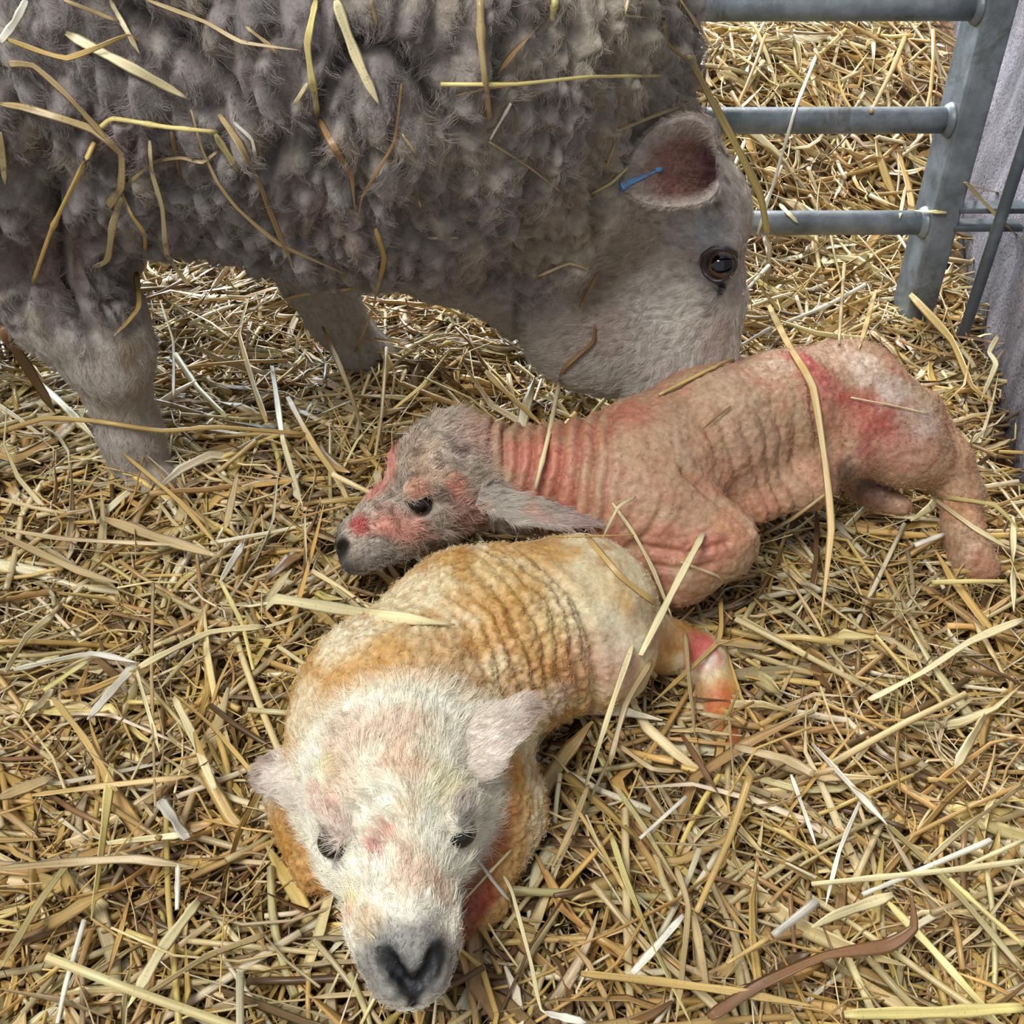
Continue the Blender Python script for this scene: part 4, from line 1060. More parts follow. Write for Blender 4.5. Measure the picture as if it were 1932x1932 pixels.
def build_gate():
    M = metal_mat('galvanised_steel'); M2 = metal_mat('dull_steel', (84, 92, 98))
    g = bpy.data.objects.new('sheep_hurdle', None); COL.objects.link(g)
    g.location = (0, 0, 0)
    tag(g, 'galvanised steel sheep hurdle with round rails closing the pen behind the ewe', 'gate')
    Yg = 1.19; xr = .503
    # upright: flat rectangular tube, its side turned to the pen
    v, f = box_pts((xr, Yg + .016, .26), np.eye(3), (.0165, .030, .33))
    bevel(add_mesh('upright_post', v, f, M, parent=g, smooth=False), .0035)
    v, f = box_pts((-1.25, Yg + .012, .26), np.eye(3), (.0185, .024, .33))
    bevel(add_mesh('upright_post', v, f, M, parent=g, smooth=True), .004)
    for z in (.117, .236, .353, .48, .575):
        P = np.stack([np.linspace(-1.24, xr - .012, 30), np.full(30, Yg + .006), np.full(30, z) + np.linspace(-.002, .002, 30)], 1)
        v, f = tube(P, .0142, 20)
        r = add_mesh('rail', v, f, M, parent=g)
        # weld collar
        P = np.stack([np.linspace(xr - .024, xr - .016, 5), np.full(5, Yg + .006), np.full(5, z + .002)], 1)
        v, f = tube(P, np.array([.0144, .0165, .018, .019, .019]), 20)
        add_mesh('weld', v, f, M, parent=r)
    # lugs towards the wall
    for z in (.142, .120):
        v, f = box_pts((xr + .052, Yg - .004, z), np.eye(3), (.040, .013, .0032))
        bevel(add_mesh('lug', v, f, M2, parent=g, smooth=True), .0015)
    # drop pin
    pin = bpy.data.objects.new('gate_pin', None); COL.objects.link(pin); pin.location = (0, 0, 0)
    tag(pin, 'thin dark steel drop pin standing between the hurdle post and the wall', 'gate pin')
    P = np.stack([np.full(24, .549), np.full(24, 1.142), np.linspace(-.02, .52, 24)], 1)
    P[:, 0] += np.linspace(-.004, .010, 24)
    v, f = tube(P, .0068, 14); add_mesh('rod', v, f, M2, parent=pin)
    t = np.linspace(0, math.pi, 12)
    Q = np.array([.559, 1.142, .52]) + np.stack([.018 - .018 * np.cos(t), 0 * t, .018 * np.sin(t)], 1)
    v, f = tube(Q, .0066, 12); add_mesh('handle', v, f, M2, parent=pin)
    return g

def build_wall():
    A = np.array([.600, .35, 0]); B = np.array([1.08, 3.2, 0])
    base = np.array([.525 + .035, .895, 0]); d = nrm(np.array([.215, 1.0, 0]))
    n = np.array([-d[1], d[0], 0])
    nu, nz = 260, 120
    u = np.linspace(-.75, 2.6, nu); z = np.linspace(-.1, 1.3, nz)
    U, Z = np.meshgrid(u, z, indexing='ij'); U = U.ravel(); Z = Z.ravel()
    P = base + U[:, None] * d; P[:, 2] = Z
    q = np.stack([U, Z, U * 0], 1)
    rel = (fbm(q * 9, 4, 41) - .5) * .014 + (fbm(q * 60, 3, 44) - .5) * .004
    # shuttering ribs run up the wall
    rel += (fbm(q * np.array([16, 2.5, 1]), 3, 47) - .5) * .02
    rel += .030 * np.exp(-((Z) / .18) ** 2)
    P = P + rel[:, None] * n
    back = base + U[:, None] * d - n * .16; back[:, 2] = Z
    i, j = np.meshgrid(np.arange(nu - 1), np.arange(nz - 1), indexing='ij'); i = i.ravel(); j = j.ravel()
    f = np.stack([i * nz + j, i * nz + j + 1, (i + 1) * nz + j + 1, (i + 1) * nz + j], 1)
    N0 = len(P)
    e = []
    for k in range(nu - 1):
        e.append([k * nz, (k + 1) * nz, N0 + (k + 1) * nz, N0 + k * nz]); a = k * nz + nz - 1; e.append([a, N0 + a, N0 + a + nz, a + nz])
    for k in range(nz - 1):
        e.append([k, N0 + k, N0 + k + 1, k + 1]); a = (nu - 1) * nz + k; e.append([a, a + 1, N0 + a + 1, N0 + a])
    m, nt, b = mat_new('rough_concrete'); L = nt.links.new
    tc = N_(nt, 'ShaderNodeTexCoord')
    n1 = N_(nt, 'ShaderNodeTexNoise', Scale=7.0, Detail=8.0, Roughness=.68); L(tc.outputs['Object'], n1.inputs['Vector'])
    cr = N_(nt, 'ShaderNodeValToRGB'); el = cr.color_ramp.elements
    el[0].position = .28; el[0].color = (*lin(92, 86, 88), 1); el[1].position = .72; el[1].color = (*lin(190, 184, 192), 1)
    x = el.new(.5); x.color = (*lin(150, 143, 150), 1); L(n1.outputs[0], cr.inputs[0])
    mp = N_(nt, 'ShaderNodeMapping'); mp.inputs['Scale'].default_value = (1, 1, .12); L(tc.outputs['Object'], mp.inputs[0])
    n4 = N_(nt, 'ShaderNodeTexNoise', Scale=28.0, Detail=5.0); L(mp.outputs[0], n4.inputs['Vector'])
    n2 = N_(nt, 'ShaderNodeTexNoise', Scale=240.0, Detail=4.0, Roughness=.7); L(tc.outputs['Object'], n2.inputs['Vector'])
    m2 = N_(nt, 'ShaderNodeMapRange'); L(n2.outputs[0], m2.inputs[0]); m2.inputs[1].default_value = .36; m2.inputs[2].default_value = .5; m2.inputs[3].default_value = .35; m2.inputs[4].default_value = 1
    m4 = N_(nt, 'ShaderNodeMapRange'); L(n4.outputs[0], m4.inputs[0]); m4.inputs[1].default_value = .35; m4.inputs[2].default_value = .65; m4.inputs[3].default_value = .62; m4.inputs[4].default_value = 1.1
    mu = N_(nt, 'ShaderNodeMath', operation='MULTIPLY'); L(m2.outputs[0], mu.inputs[0]); L(m4.outputs[0], mu.inputs[1])
    sc = N_(nt, 'ShaderNodeVectorMath', operation='SCALE'); L(cr.outputs[0], sc.inputs[0]); L(mu.outputs[0], sc.inputs['Scale']); L(sc.outputs[0], b.inputs['Base Color'])
    bp = N_(nt, 'ShaderNodeBump', Strength=1.0, Distance=.006); L(n2.outputs[0], bp.inputs['Height']); L(bp.outputs[0], b.inputs['Normal'])
    b.inputs['Roughness'].default_value = .85
    o = add_mesh('wall_right', np.concatenate([P, back]), [np.concatenate([f, f[:, ::-1] + N0, np.array(e)])], m)
    o['kind'] = 'structure'
    return o
# ------------------------------------------------------------------ single stalks one can point at
# (points in the photo frame, width in photo pixels, colour, kind, what it looks like and where it lies)
# colours: w whitish  p pale  y yellow  g gold  t tan  b brown  d dark brown  o olive  s silver grey ; kinds: r round stalk  l flat leaf
T = []
def S_(pts, w, c, k, label): T.append((pts, w, c, k, label))
# --- on the ewe's fleece
S_([(50, 0), (29, 41), (0, 79)], 15, 'w', 'l', 'white split straw in the top left corner, slanting off the edge over the fleece')
S_([(5, 72), (125, 110), (240, 66), (262, 78)], 10, 'g', 'l', 'golden straw bent in a wide V on the fleece near the top left corner')
S_([(124, 62), (248, 128), (358, 188)], 19, 'p', 'l', 'broad pale straw with a frayed square end slanting down the ewe\'s flank')
S_([(0, 120), (62, 124), (124, 178), (174, 232), (226, 292)], 12, 't', 'l', 'tan straw entering level at the left edge then sloping down the fleece')
S_([(0, 195), (50, 203), (174, 244), (228, 290), (228, 352), (200, 395)], 15, 't', 'l', 'wide grey-tan leaf from the left edge folding downward above the foreleg')
S_([(190, 240), (215, 224), (315, 240), (410, 249)], 10, 'y', 'r', 'yellowish stalk lying level on the flank, hooked at its left end')
S_([(178, 269), (137, 352), (95, 439), (62, 534)], 10, 'g', 'r', 'long thin golden stalk hanging down in front of the near foreleg')
S_([(230, 373), (215, 418), (203, 489), (178, 505)], 16, 'p', 'l', 'pale leaf hanging with a ragged forked tip above the near foreleg')
S_([(228, 360), (248, 406), (273, 443), (273, 505), (286, 534)], 8, 'g', 'l', 'narrow golden straw dangling from the fleece at the inner side of the foreleg')
S_([(257, 513), (261, 580), (215, 634)], 12, 'g', 'l', 'curved golden sliver hanging at the knee of the near foreleg')
S_([(282, 265), (286, 323), (306, 393), (315, 480), (356, 538)], 9, 'p', 'l', 'pale green-tinged straw hanging down past the belly right of the foreleg')
S_([(232, 356), (290, 306), (340, 298), (381, 306), (410, 286)], 7, 't', 'l', 'thin wavy tan strand arching to the right across the flank')
S_([(323, 248), (342, 340)], 9, 'b', 'l', 'short brownish straw hanging straight below the level yellowish stalk')
S_([(360, 207), (381, 282), (410, 344), (447, 393), (526, 460), (662, 522)], 8, 't', 'l', 'long thin tan strand running diagonally down the flank to the belly')
S_([(414, 215), (451, 269), (489, 344), (526, 439), (555, 505)], 16, 't', 'l', 'long broad grey-tan leaf ending in a point at the belly line')
S_([(406, 253), (439, 306), (470, 340)], 14, 'o', 'l', 'short grey-green leaf tucked beside the long broad one on the flank')
S_([(445, 215), (443, 232), (476, 265), (484, 315)], 7, 'w', 'l', 'small white crooked strand on the middle of the flank')
S_([(277, 0), (385, 41), (455, 79), (567, 95)], 8, 't', 'l', 'tan strand sloping from the top edge toward the middle of the fleece')
S_([(464, 50), (505, 83), (530, 112)], 8, 't', 'l', 'short tan sliver crossing the end of the sloping tan strand')
S_([(207, 0), (244, 66), (265, 104)], 10, 'p', 'l', 'pale thin straw dropping from the top edge behind the bent golden one')
S_([(120, 0), (224, 41)], 8, 't', 'l', 'tan straw slanting from the top edge left of the pale dropping one')
S_([(596, 0), (580, 83), (588, 145), (600, 218)], 13, 'y', 'l', 'yellow straw hanging from the top edge, its upper clean half')
S_([(600, 222), (638, 290), (662, 331), (671, 406)], 14, 'b', 'l', 'brown torn leaf hanging below the yellow straw on the fleece')
S_([(580, 157), (555, 199)], 8, 'p', 'l', 'short pale twig branching left from the hanging yellow straw')
S_([(596, 166), (617, 171)], 7, 'p', 'l', 'tiny pale stub to the right of the hanging yellow straw')
S_([(634, 0), (658, 70), (687, 141), (716, 199)], 20, 'p', 'l', 'brightest broad pale yellow straw hanging from the top edge')
S_([(700, 0), (708, 30), (712, 50)], 10, 't', 'l', 'short tan tip at the top edge right of the brightest straw')
S_([(758, 157), (745, 265), (712, 323), (683, 373), (675, 418)], 6, 'b', 'l', 'thin curly brown strand winding down the middle of the fleece')
S_([(708, 431), (725, 489), (704, 580), (671, 663)], 11, 'g', 'l', 'golden straw with a knotted top hanging over the far foreleg')
S_([(485, 588), (559, 559), (683, 543)], 12, 'g', 'l', 'pointed golden leaf sticking out level under the belly across the far foreleg')
S_([(0, 250), (10, 350)], 12, 'p', 'l', 'pale stub of straw at the left edge on the fleece')
S_([(0, 615), (50, 690), (105, 780)], 20, 'd', 'l', 'dark brown leaf blade at the left edge left of the near foreleg')
S_([(906, 0), (908, 83), (923, 222)], 16, 't', 'r', 'thick upright tan stalk hanging from the top edge on the shoulder')
S_([(832, 159), (973, 159), (1109, 145), (1246, 143)], 8, 'y', 'r', 'long level yellow stalk crossing the shoulder wool')
S_([(857, 182), (923, 166), (1014, 153)], 6, 't', 'l', 'short tan strand just under the left part of the long level stalk')
S_([(1031, 33), (973, 95), (940, 137), (940, 153)], 13, 'b', 'l', 'light brown leaf sloping down to the long level stalk')
S_([(1047, 0), (1041, 37)], 14, 'y', 'r', 'short yellow stub at the top edge on the neck wool')
S_([(1184, 0), (1180, 29), (1227, 33)], 9, 'p', 'l', 'small L-shaped pale straw at the top edge of the neck')
S_([(964, 195), (944, 230), (925, 263)], 6, 'w', 'r', 'small straight white sliver on the shoulder below the thick stalk')
S_([(923, 267), (997, 315), (1064, 366)], 4, 't', 'r', 'hair-thin tan stem slanting across the neck wool')
S_([(1246, 232), (1200, 298), (1155, 344), (1113, 366)], 7, 'y', 'r', 'slim yellow stalk curving past the blue ear tag')
S_([(1159, 248), (1221, 224), (1320, 186)], 8, 't', 'l', 'tan wisp lying on the wool just above the ear')
S_([(1165, 262), (1150, 300), (1140, 330)], 5, 't', 'l', 'thin tan wisp hanging left of the ear')
S_([(1284, 0), (1328, 65), (1356, 105)], 10, 'g', 'l', 'golden straw crossing the top rail beside the neck')
S_([(1300, 105), (1328, 162), (1377, 251), (1433, 364), (1448, 441)], 14, 'y', 'l', 'long green-yellow leaf sloping from the neck across the middle rail')
S_([(1555, 69), (1502, 202), (1458, 352), (1429, 441)], 7, 'w', 'r', 'long whitish stalk leaning against the middle rail of the hurdle')
S_([(1717, 45), (1684, 130), (1644, 210)], 10, 'g', 'r', 'golden stalk leaning beyond the hurdle between the top and middle rails')
S_([(1324, 210), (1352, 267), (1393, 316), (1441, 380)], 6, 'd', 'l', 'thin dark stem from the neck slanting down across the middle rail')
S_([(1251, 24), (1259, 81), (1304, 121)], 8, 'o', 'l', 'olive leaf hanging where the top rail meets the neck wool')
S_([(1130, 513), (1110, 550), (1093, 580)], 7, 'b', 'l', 'small brown straw stuck in the cheek wool')
S_([(1014, 522), (1076, 497), (1130, 517)], 6, 't', 'l', 'little tan arch of straw in the wool behind the jaw')
S_([(807, 449), (865, 449)], 6, 'p', 'l', 'tiny level pale straw on the brisket wool')
S_([(788, 364), (793, 393)], 8, 'p', 'l', 'tiny upright pale flake on the shoulder wool')
S_([(759, 253), (788, 294)], 6, 't', 'l', 'tiny slanting tan flake on the shoulder wool')
S_([(1122, 613), (1118, 646), (1064, 695), (1050, 740)], 8, 'b', 'l', 'brown strand hanging from the ewe\'s jaw')
S_([(1056, 720), (1035, 822), (1010, 922)], 10, 'p', 'r', 'pale straight stalk standing against the wrinkled neck of the pink lamb')
# --- on and by the pink lamb
S_([(1393, 672), (1324, 704), (1243, 745)], 8, 'g', 'r', 'golden stalk lying along the pink lamb\'s back under the ewe\'s muzzle')
S_([(1450, 575), (1486, 648), (1534, 730), (1557, 876), (1568, 999), (1548, 1177)], 14, 'g', 'l', 'very long golden straw draped over the pink lamb\'s loin to the ground')
S_([(1379, 766), (1350, 788), (1324, 812)], 5, 'b', 'l', 'short brown sliver on the pink lamb\'s ribs')
S_([(1328, 1005), (1278, 1099), (1208, 1236)], 14, 'p', 'l', 'stiff pale pointed straw slanting between the two lambs')
S_([(1155, 949), (1196, 1008), (1233, 1077), (1269, 1168)], 9, 'p', 'l', 'pale straw curving down over the pink lamb\'s shoulder beside the ear tip')
S_([(1200, 937), (1166, 958), (1132, 1026)], 6, 'p', 'l', 'thin bent pale straw next to the pink lamb\'s ear tip')
S_([(966, 1013), (1090, 1012), (1200, 1009)], 4, 'g', 'r', 'very thin level golden stem along the top of the yellow lamb\'s back')
S_([(1105, 1008), (1173, 1090), (1246, 1145)], 11, 'g', 'l', 'golden leaf in the gap between the yellow lamb\'s rump and the pink shoulder')
S_([(1283, 1060), (1351, 1086), (1370, 1104)], 7, 'p', 'l', 'small pinkish straw on the pink lamb\'s folded foreleg')
S_([(1753, 935), (1835, 994), (1904, 1035)], 9, 'p', 'l', 'pale straw sloping across the pink lamb\'s hind shank')
S_([(1753, 935), (1876, 953), (1931, 1008)], 8, 'y', 'l', 'yellow straw forming a V with the pale one over the hind shank')
S_([(1605, 750), (1680, 764), (1753, 780)], 3, 'p', 'r', 'hair-thin pale stem on the pink lamb\'s bloodied thigh')
S_([(1726, 1029), (1780, 1008)], 10, 'w', 'r', 'short white cut stalk beside the pink lamb\'s hind hoof')
# --- on and by the yellow lamb
S_([(500, 1150), (520, 1130), (598, 1142), (726, 1162), (859, 1179)], 22, 'p', 'l', 'broad pale straw sheath lying across the yellow lamb\'s back')
S_([(500, 1184), (545, 1170), (584, 1152)], 7, 'p', 'l', 'thin pale straw under the left end of the broad sheath')
S_([(1193, 1216), (1159, 1314), (1105, 1482)], 14, 'p', 'l', 'long pale straw slanting down from the yellow lamb\'s hip')
S_([(1360, 1127), (1355, 1211), (1228, 1329)], 10, 'g', 'l', 'golden straw bent over the yellow lamb\'s hind leg')
S_([(1292, 1191), (1301, 1285), (1311, 1388)], 10, 't', 'l', 'tan leaf hanging upright beside the bloodied hock')
S_([(1350, 1211), (1449, 1223)], 14, 't', 'l', 'flat tan leaf pointing right from behind the bloodied hock')
S_([(1320, 1345), (1390, 1360)], 9, 't', 'l', 'tan straw laid over the yellow lamb\'s hind pastern')
S_([(1340, 1380), (1372, 1350), (1395, 1300)], 9, 'g', 'l', 'golden straw leaning on the outer side of the bloodied hock')
S_([(1230, 1245), (1180, 1330), (1150, 1440)], 12, 't', 'l', 'tan straw parallel to the long pale one below the hip')
S_([(894, 1611), (933, 1665), (964, 1702)], 10, 's', 'l', 'grey flat straw sticking out right of the yellow lamb\'s cheek')
S_([(964, 1604), (920, 1650), (879, 1695)], 6, 'p', 'r', 'thin pale stem crossing the grey straw by the cheek')
S_([(670, 1731), (707, 1770)], 4, 'p', 'l', 'tiny pale chaff on the yellow lamb\'s jaw')
S_([(950, 1651), (967, 1685), (1001, 1813), (1021, 1905), (1060, 1921)], 8, 'p', 'l', 'pale crooked straw running down right of the lamb\'s muzzle')
# --- bedding at left, by the ewe's feet
S_([(0, 815), (83, 790), (178, 794), (306, 813), (414, 806), (575, 819)], 10, 'g', 'r', 'very long golden stalk lying level across the near foreleg')
S_([(468, 562), (451, 632), (480, 732), (503, 796)], 11, 'g', 'l', 'orange-gold straw standing up between the ewe\'s forelegs')
S_([(513, 690), (522, 748), (534, 831), (571, 955)], 11, 'p', 'l', 'pale gold leaf slanting down in the middle of the pen left of the lambs')
S_([(542, 748), (592, 840), (638, 906), (662, 955)], 12, 'g', 'l', 'golden leaf pointing down toward the pink lamb\'s nose')
S_([(555, 848), (596, 893), (575, 976), (580, 1080)], 12, 'p', 'l', 'pale bent straw left of the pink lamb\'s nose')
S_([(609, 616), (658, 732), (695, 852)], 10, 't', 'l', 'tan straw leaning below the far foreleg toward the pink lamb\'s forehead')
S_([(729, 657), (720, 782), (708, 860)], 8, 't', 'r', 'upright tan stalk touching the pink lamb\'s forehead')
S_([(331, 670), (373, 732), (427, 786)], 12, 'p', 'r', 'pale round stalk with a cut end right of the near foreleg')
S_([(302, 566), (327, 645), (327, 757)], 6, 't', 'l', 'thin upright tan strand close behind the near foreleg')
S_([(66, 715), (120, 765), (178, 827)], 14, 'p', 'l', 'pale gold leaf sloping to the left side of the ewe\'s near foot')
S_([(0, 997), (124, 1017), (372, 1030)], 9, 't', 'l', 'tan strand lying level below the ewe\'s near foot')
S_([(0, 1009), (145, 1075), (232, 1102)], 14, 't', 'l', 'tan leaf entering from the left edge below the ewe\'s foot')
S_([(198, 980), (300, 1015), (414, 1050)], 20, 't', 'l', 'wide dull tan leaf below and right of the ewe\'s foot')
S_([(252, 980), (256, 1060)], 12, 'p', 'l', 'short upright pale piece standing on the wide dull tan leaf')
S_([(447, 893), (426, 996)], 16, 't', 'l', 'short broad tan leaf standing midway between ewe\'s foot and lamb\'s nose')
S_([(232, 856), (339, 947), (414, 1034)], 10, 'g', 'l', 'golden straw slanting across the front of the ewe\'s near foot')
S_([(459, 1026), (414, 1100)], 14, 'w', 'l', 'shiny bluish-white leaf on the bedding left of the pink lamb\'s chin')
S_([(915, 700), (960, 745), (1020, 800)], 14, 'g', 'l', 'split golden stalk bundle under the ewe\'s chin')
S_([(1440, 1008), (1500, 975), (1560, 930)], 8, 't', 'r', 'tan stalk poking out under the pink lamb\'s belly')
# --- bedding at lower left
S_([(9, 1268), (52, 1199), (99, 1160)], 12, 'p', 'l', 'pale leaf leaning up at the left edge, level with the lambs\' touching point')
S_([(26, 1264), (172, 1233), (263, 1251)], 12, 'w', 'l', 'white-to-gold straw making a low arch at far left')
S_([(172, 1242), (82, 1302)], 14, 'y', 'l', 'yellow leaf falling left from the crown of the white-to-gold arch')
S_([(99, 1315), (159, 1393), (220, 1492)], 12, 'g', 'l', 'bright golden straw slanting down to the right at far left')
S_([(254, 1255), (205, 1310), (164, 1358)], 16, 'w', 'l', 'broad whitish leaf slanting down to the left from the end of the arch')
S_([(254, 1255), (284, 1358), (301, 1420)], 10, 'p', 'l', 'pale straw dropping to the right from the end of the arch')
S_([(289, 1100), (286, 1272), (293, 1522)], 7, 't', 'r', 'long upright thin stem crossing the arch\'s right side')
S_([(500, 1182), (396, 1193), (301, 1238), (263, 1259)], 12, 'p', 'l', 'pale straw curving left from the yellow lamb\'s shoulder')
S_([(388, 1199), (301, 1300)], 8, 'p', 'l', 'narrow pale blade under the straw curving from the shoulder')
S_([(314, 1298), (396, 1367), (457, 1436), (500, 1492)], 14, 'g', 'l', 'tan-gold straw pointing at the yellow lamb\'s drooping ear')
S_([(211, 1440), (190, 1617), (172, 1737)], 18, 'y', 'l', 'green-yellow leaf standing on end in the lower left with a flared foot')
S_([(159, 1737), (125, 1854), (108, 1931)], 11, 'w', 'r', 'white stalk running off the bottom edge at lower left')
S_([(0, 1638), (155, 1625), (258, 1621), (379, 1638)], 17, 't', 'l', 'long level tan leaf from the left edge in the lower left')
S_([(146, 1604), (73, 1703), (0, 1828)], 17, 'o', 'l', 'olive-tan leaf slanting down to the left edge in the lower left')
S_([(375, 1699), (301, 1798), (241, 1901)], 22, 'p', 'l', 'broad beige straw slanting toward the bottom edge left of the muzzle')
S_([(500, 1763), (388, 1806), (258, 1888)], 14, 't', 'l', 'tan straw crossing below the broad beige one')
S_([(202, 1591), (353, 1574)], 13, 'p', 'l', 'short level pale leaf above the long level tan one')
S_([(0, 1505), (99, 1466)], 22, 't', 'l', 'wide tan blade at the left edge in the lower left')
S_([(60, 1500), (194, 1483), (379, 1462)], 12, 'g', 'l', 'golden leaf lying level beneath the bright golden slanting straw')
S_([(301, 1509), (327, 1544), (353, 1582)], 24, 's', 'l', 'broad grey-tan leaf piece at the foot of the long thin stem')
S_([(336, 1630), (334, 1716)], 11, 'w', 'r', 'small upright white stalk left of the yellow lamb\'s jaw')
S_([(327, 1315), (366, 1393), (405, 1488)], 16, 'p', 'l', 'pale flat leaf left of the yellow lamb\'s drooping ear')
S_([(418, 1100), (457, 1178), (478, 1264)], 9, 'y', 'r', 'yellow stalk left of the broad sheath on the lamb\'s back')
# --- bedding at lower right
S_([(1154, 1577), (1183, 1664), (1241, 1799), (1304, 1932)], 16, 'y', 'l', 'long pale green-yellow leaf running to the bottom edge right of centre')
S_([(1075, 1504), (1130, 1591), (1178, 1678)], 9, 'g', 'l', 'golden strand beside the upper end of the long green-yellow leaf')
S_([(1415, 1466), (1376, 1582), (1314, 1721)], 16, 'g', 'r', 'thick golden stalk leaning left in the lower right quarter')
S_([(1531, 1403), (1603, 1480), (1675, 1557)], 12, 'w', 'l', 'white straight straw slanting down to the right in the lower right')
S_([(1675, 1557), (1748, 1625), (1820, 1702), (1931, 1832)], 13, 'o', 'l', 'olive-tan straw continuing from the white slanting one to the right edge')
S_([(1622, 1514), (1584, 1606), (1557, 1712)], 10, 'w', 'l', 'white straw leaning left under the white slanting one')
S_([(1492, 1461), (1521, 1543), (1540, 1596)], 9, 'w', 'l', 'small white steep straw in the lower right')
S_([(1540, 1702), (1458, 1765)], 19, 's', 'r', 'short thick silvery tube with an open end')
S_([(1450, 1770), (1371, 1818)], 9, 'g', 'r', 'golden stem in line with the silvery tube')
S_([(1931, 1480), (1820, 1562), (1743, 1630)], 18, 'p', 'l', 'broad pale-gold leaf from the right edge sloping down left')
S_([(1868, 1586), (1743, 1639), (1627, 1688)], 12, 'w', 'r', 'whitish stalk sloping just below the broad pale-gold leaf')
S_([(1931, 1625), (1772, 1644), (1531, 1668)], 12, 'p', 'r', 'long nearly level pale stalk from the right edge')
S_([(1675, 1702), (1753, 1784), (1830, 1871), (1888, 1932)], 15, 'y', 'l', 'yellow leaf running down to the bottom edge near the right corner')
S_([(1791, 1659), (1859, 1721), (1931, 1784)], 11, 'y', 'r', 'yellow stalk parallel above it reaching the right edge')
S_([(1338, 1919), (1434, 1857), (1555, 1803), (1675, 1784), (1724, 1750), (1719, 1683)], 28, 'd', 'l', 'large brown withered leaf with a curled end at lower right')
S_([(1096, 1837), (1241, 1852), (1386, 1871), (1545, 1900)], 17, 'g', 'l', 'long golden straw nearly level along the bottom')
S_([(1275, 1635), (1299, 1712), (1285, 1857), (1275, 1929)], 13, 't', 'l', 'tan curved leaf upright near the bottom centre right')
S_([(1593, 1914), (1772, 1910), (1931, 1900)], 22, 'y', 'l', 'broad yellow leaf along the bottom right edge')
S_([(1685, 1688), (1579, 1726), (1531, 1750)], 20, 'p', 'l', 'broad pale leaf above the large brown withered one')
S_([(1289, 1726), (1193, 1837)], 16, 'w', 'l', 'white leaf passing under the long green-yellow one')
S_([(1294, 1504), (1207, 1582)], 9, 'w', 'r', 'short white stalk slanting left below the yellow lamb\'s hind leg')
S_([(1309, 1726), (1333, 1857)], 18, 't', 'l', 'flat tan piece beside the tan curved leaf')
S_([(1386, 1408), (1482, 1432), (1536, 1461)], 20, 't', 'l', 'flat greyish-tan leaf right of the yellow lamb\'s hind foot')
S_([(1285, 1384), (1357, 1500)], 12, 'd', 'l', 'dark brown blade below the yellow lamb\'s hind foot')
S_([(1376, 1350), (1386, 1490)], 8, 't', 'l', 'narrow upright tan blade crossing the flat greyish-tan leaf')
S_([(1859, 1350), (1801, 1451)], 24, 'p', 'l', 'wide pale leaf near the right edge')
S_([(1029, 1910), (1106, 1929)], 18, 'w', 'l', 'white scrap of leaf at the bottom right of the lamb\'s chin')
S_([(1931, 1586), (1820, 1635)], 9, 'p', 'r', 'thin pale stalk at the right edge over the long level one')
S_([(1110, 1480), (1080, 1560), (1040, 1640)], 12, 't', 'l', 'tan leaf leaning right of the yellow lamb\'s foreleg')
S_([(1160, 1400), (1230, 1450), (1290, 1455)], 10, 't', 'l', 'tan bent leaf beneath the yellow lamb\'s hind leg')
# --- right side and by the hurdle
S_([(1758, 1099), (1830, 1097), (1899, 1097)], 10, 'y', 'r', 'level yellow stalk below the pink lamb\'s hind hoof')
S_([(1911, 976), (1913, 1154)], 14, 'p', 'l', 'upright pale leaf at the right edge beside the pink lamb\'s hind hoof')
S_([(1931, 1168), (1830, 1210), (1740, 1268), (1640, 1320)], 16, 'p', 'l', 'long pale-gold straw from the right edge curving down left')
S_([(1717, 555), (1794, 640), (1834, 729), (1879, 761)], 16, 'g', 'l', 'broad golden leaf leaning on the foot of the hurdle post')
S_([(1885, 632), (1867, 664), (1879, 688), (1850, 757)], 10, 'p', 'l', 'curly pale leaf by the foot of the wall')
S_([(1725, 397), (1786, 401)], 6, 'y', 'l', 'small yellow straw stuck to the hurdle post at the bottom rail')
S_([(1709, 352), (1697, 413)], 7, 'p', 'l', 'small pale straw hanging on the bottom rail by the post')
S_([(1470, 385), (1506, 421)], 8, 'p', 'l', 'pale chip lying on the bottom rail near the ewe\'s face')
S_([(1632, 538), (1555, 579), (1486, 607)], 9, 'w', 'r', 'whitish stalk in the bedding right of the ewe\'s nose bridge')
S_([(1652, 546), (1636, 607), (1620, 660)], 9, 'g', 'l', 'golden straw standing above the pink lamb\'s rump')
S_([(1593, 498), (1583, 648)], 7, 't', 'r', 'upright tan stem behind the pink lamb\'s rump')
S_([(1450, 502), (1401, 555)], 8, 'w', 'r', 'white stalk touching the ewe\'s face below the eye')
S_([(1454, 619), (1397, 652)], 7, 'w', 'r', 'white stalk by the ewe\'s nose bridge above the pink lamb\'s back')
S_([(1822, 344), (1871, 397), (1932, 457)], 7, 'o', 'l', 'olive straw slanting over the hurdle\'s lug to the wall')
S_([(1818, 344), (1860, 358), (1903, 368)], 8, 'p', 'l', 'pale straw lying on the hurdle\'s lug')

def catmull(P, k=6):
    P = np.asarray(P, float)
    if len(P) == 2: return P[0] + np.linspace(0, 1, k + 1)[:, None] * (P[1] - P[0])
    Q = np.concatenate([2 * P[:1] - P[1:2], P, 2 * P[-1:] - P[-2:-1]])
    out = []
    for i in range(1, len(Q) - 2):
        p0, p1, p2, p3 = Q[i - 1:i + 3]
        for t in np.linspace(0, 1, k, endpoint=False):
            # tight corners: straw kinks rather than bends
            c = .5 * ((2 * p1) + (-p0 + p2) * t + (2 * p0 - 5 * p1 + 4 * p2 - p3) * t * t + (-p0 + 3 * p1 - 3 * p2 + p3) * t ** 3)
            l = p1 + (p2 - p1) * t
            out.append(c * .45 + l * .55)
    out.append(P[-1])
    return np.array(out)

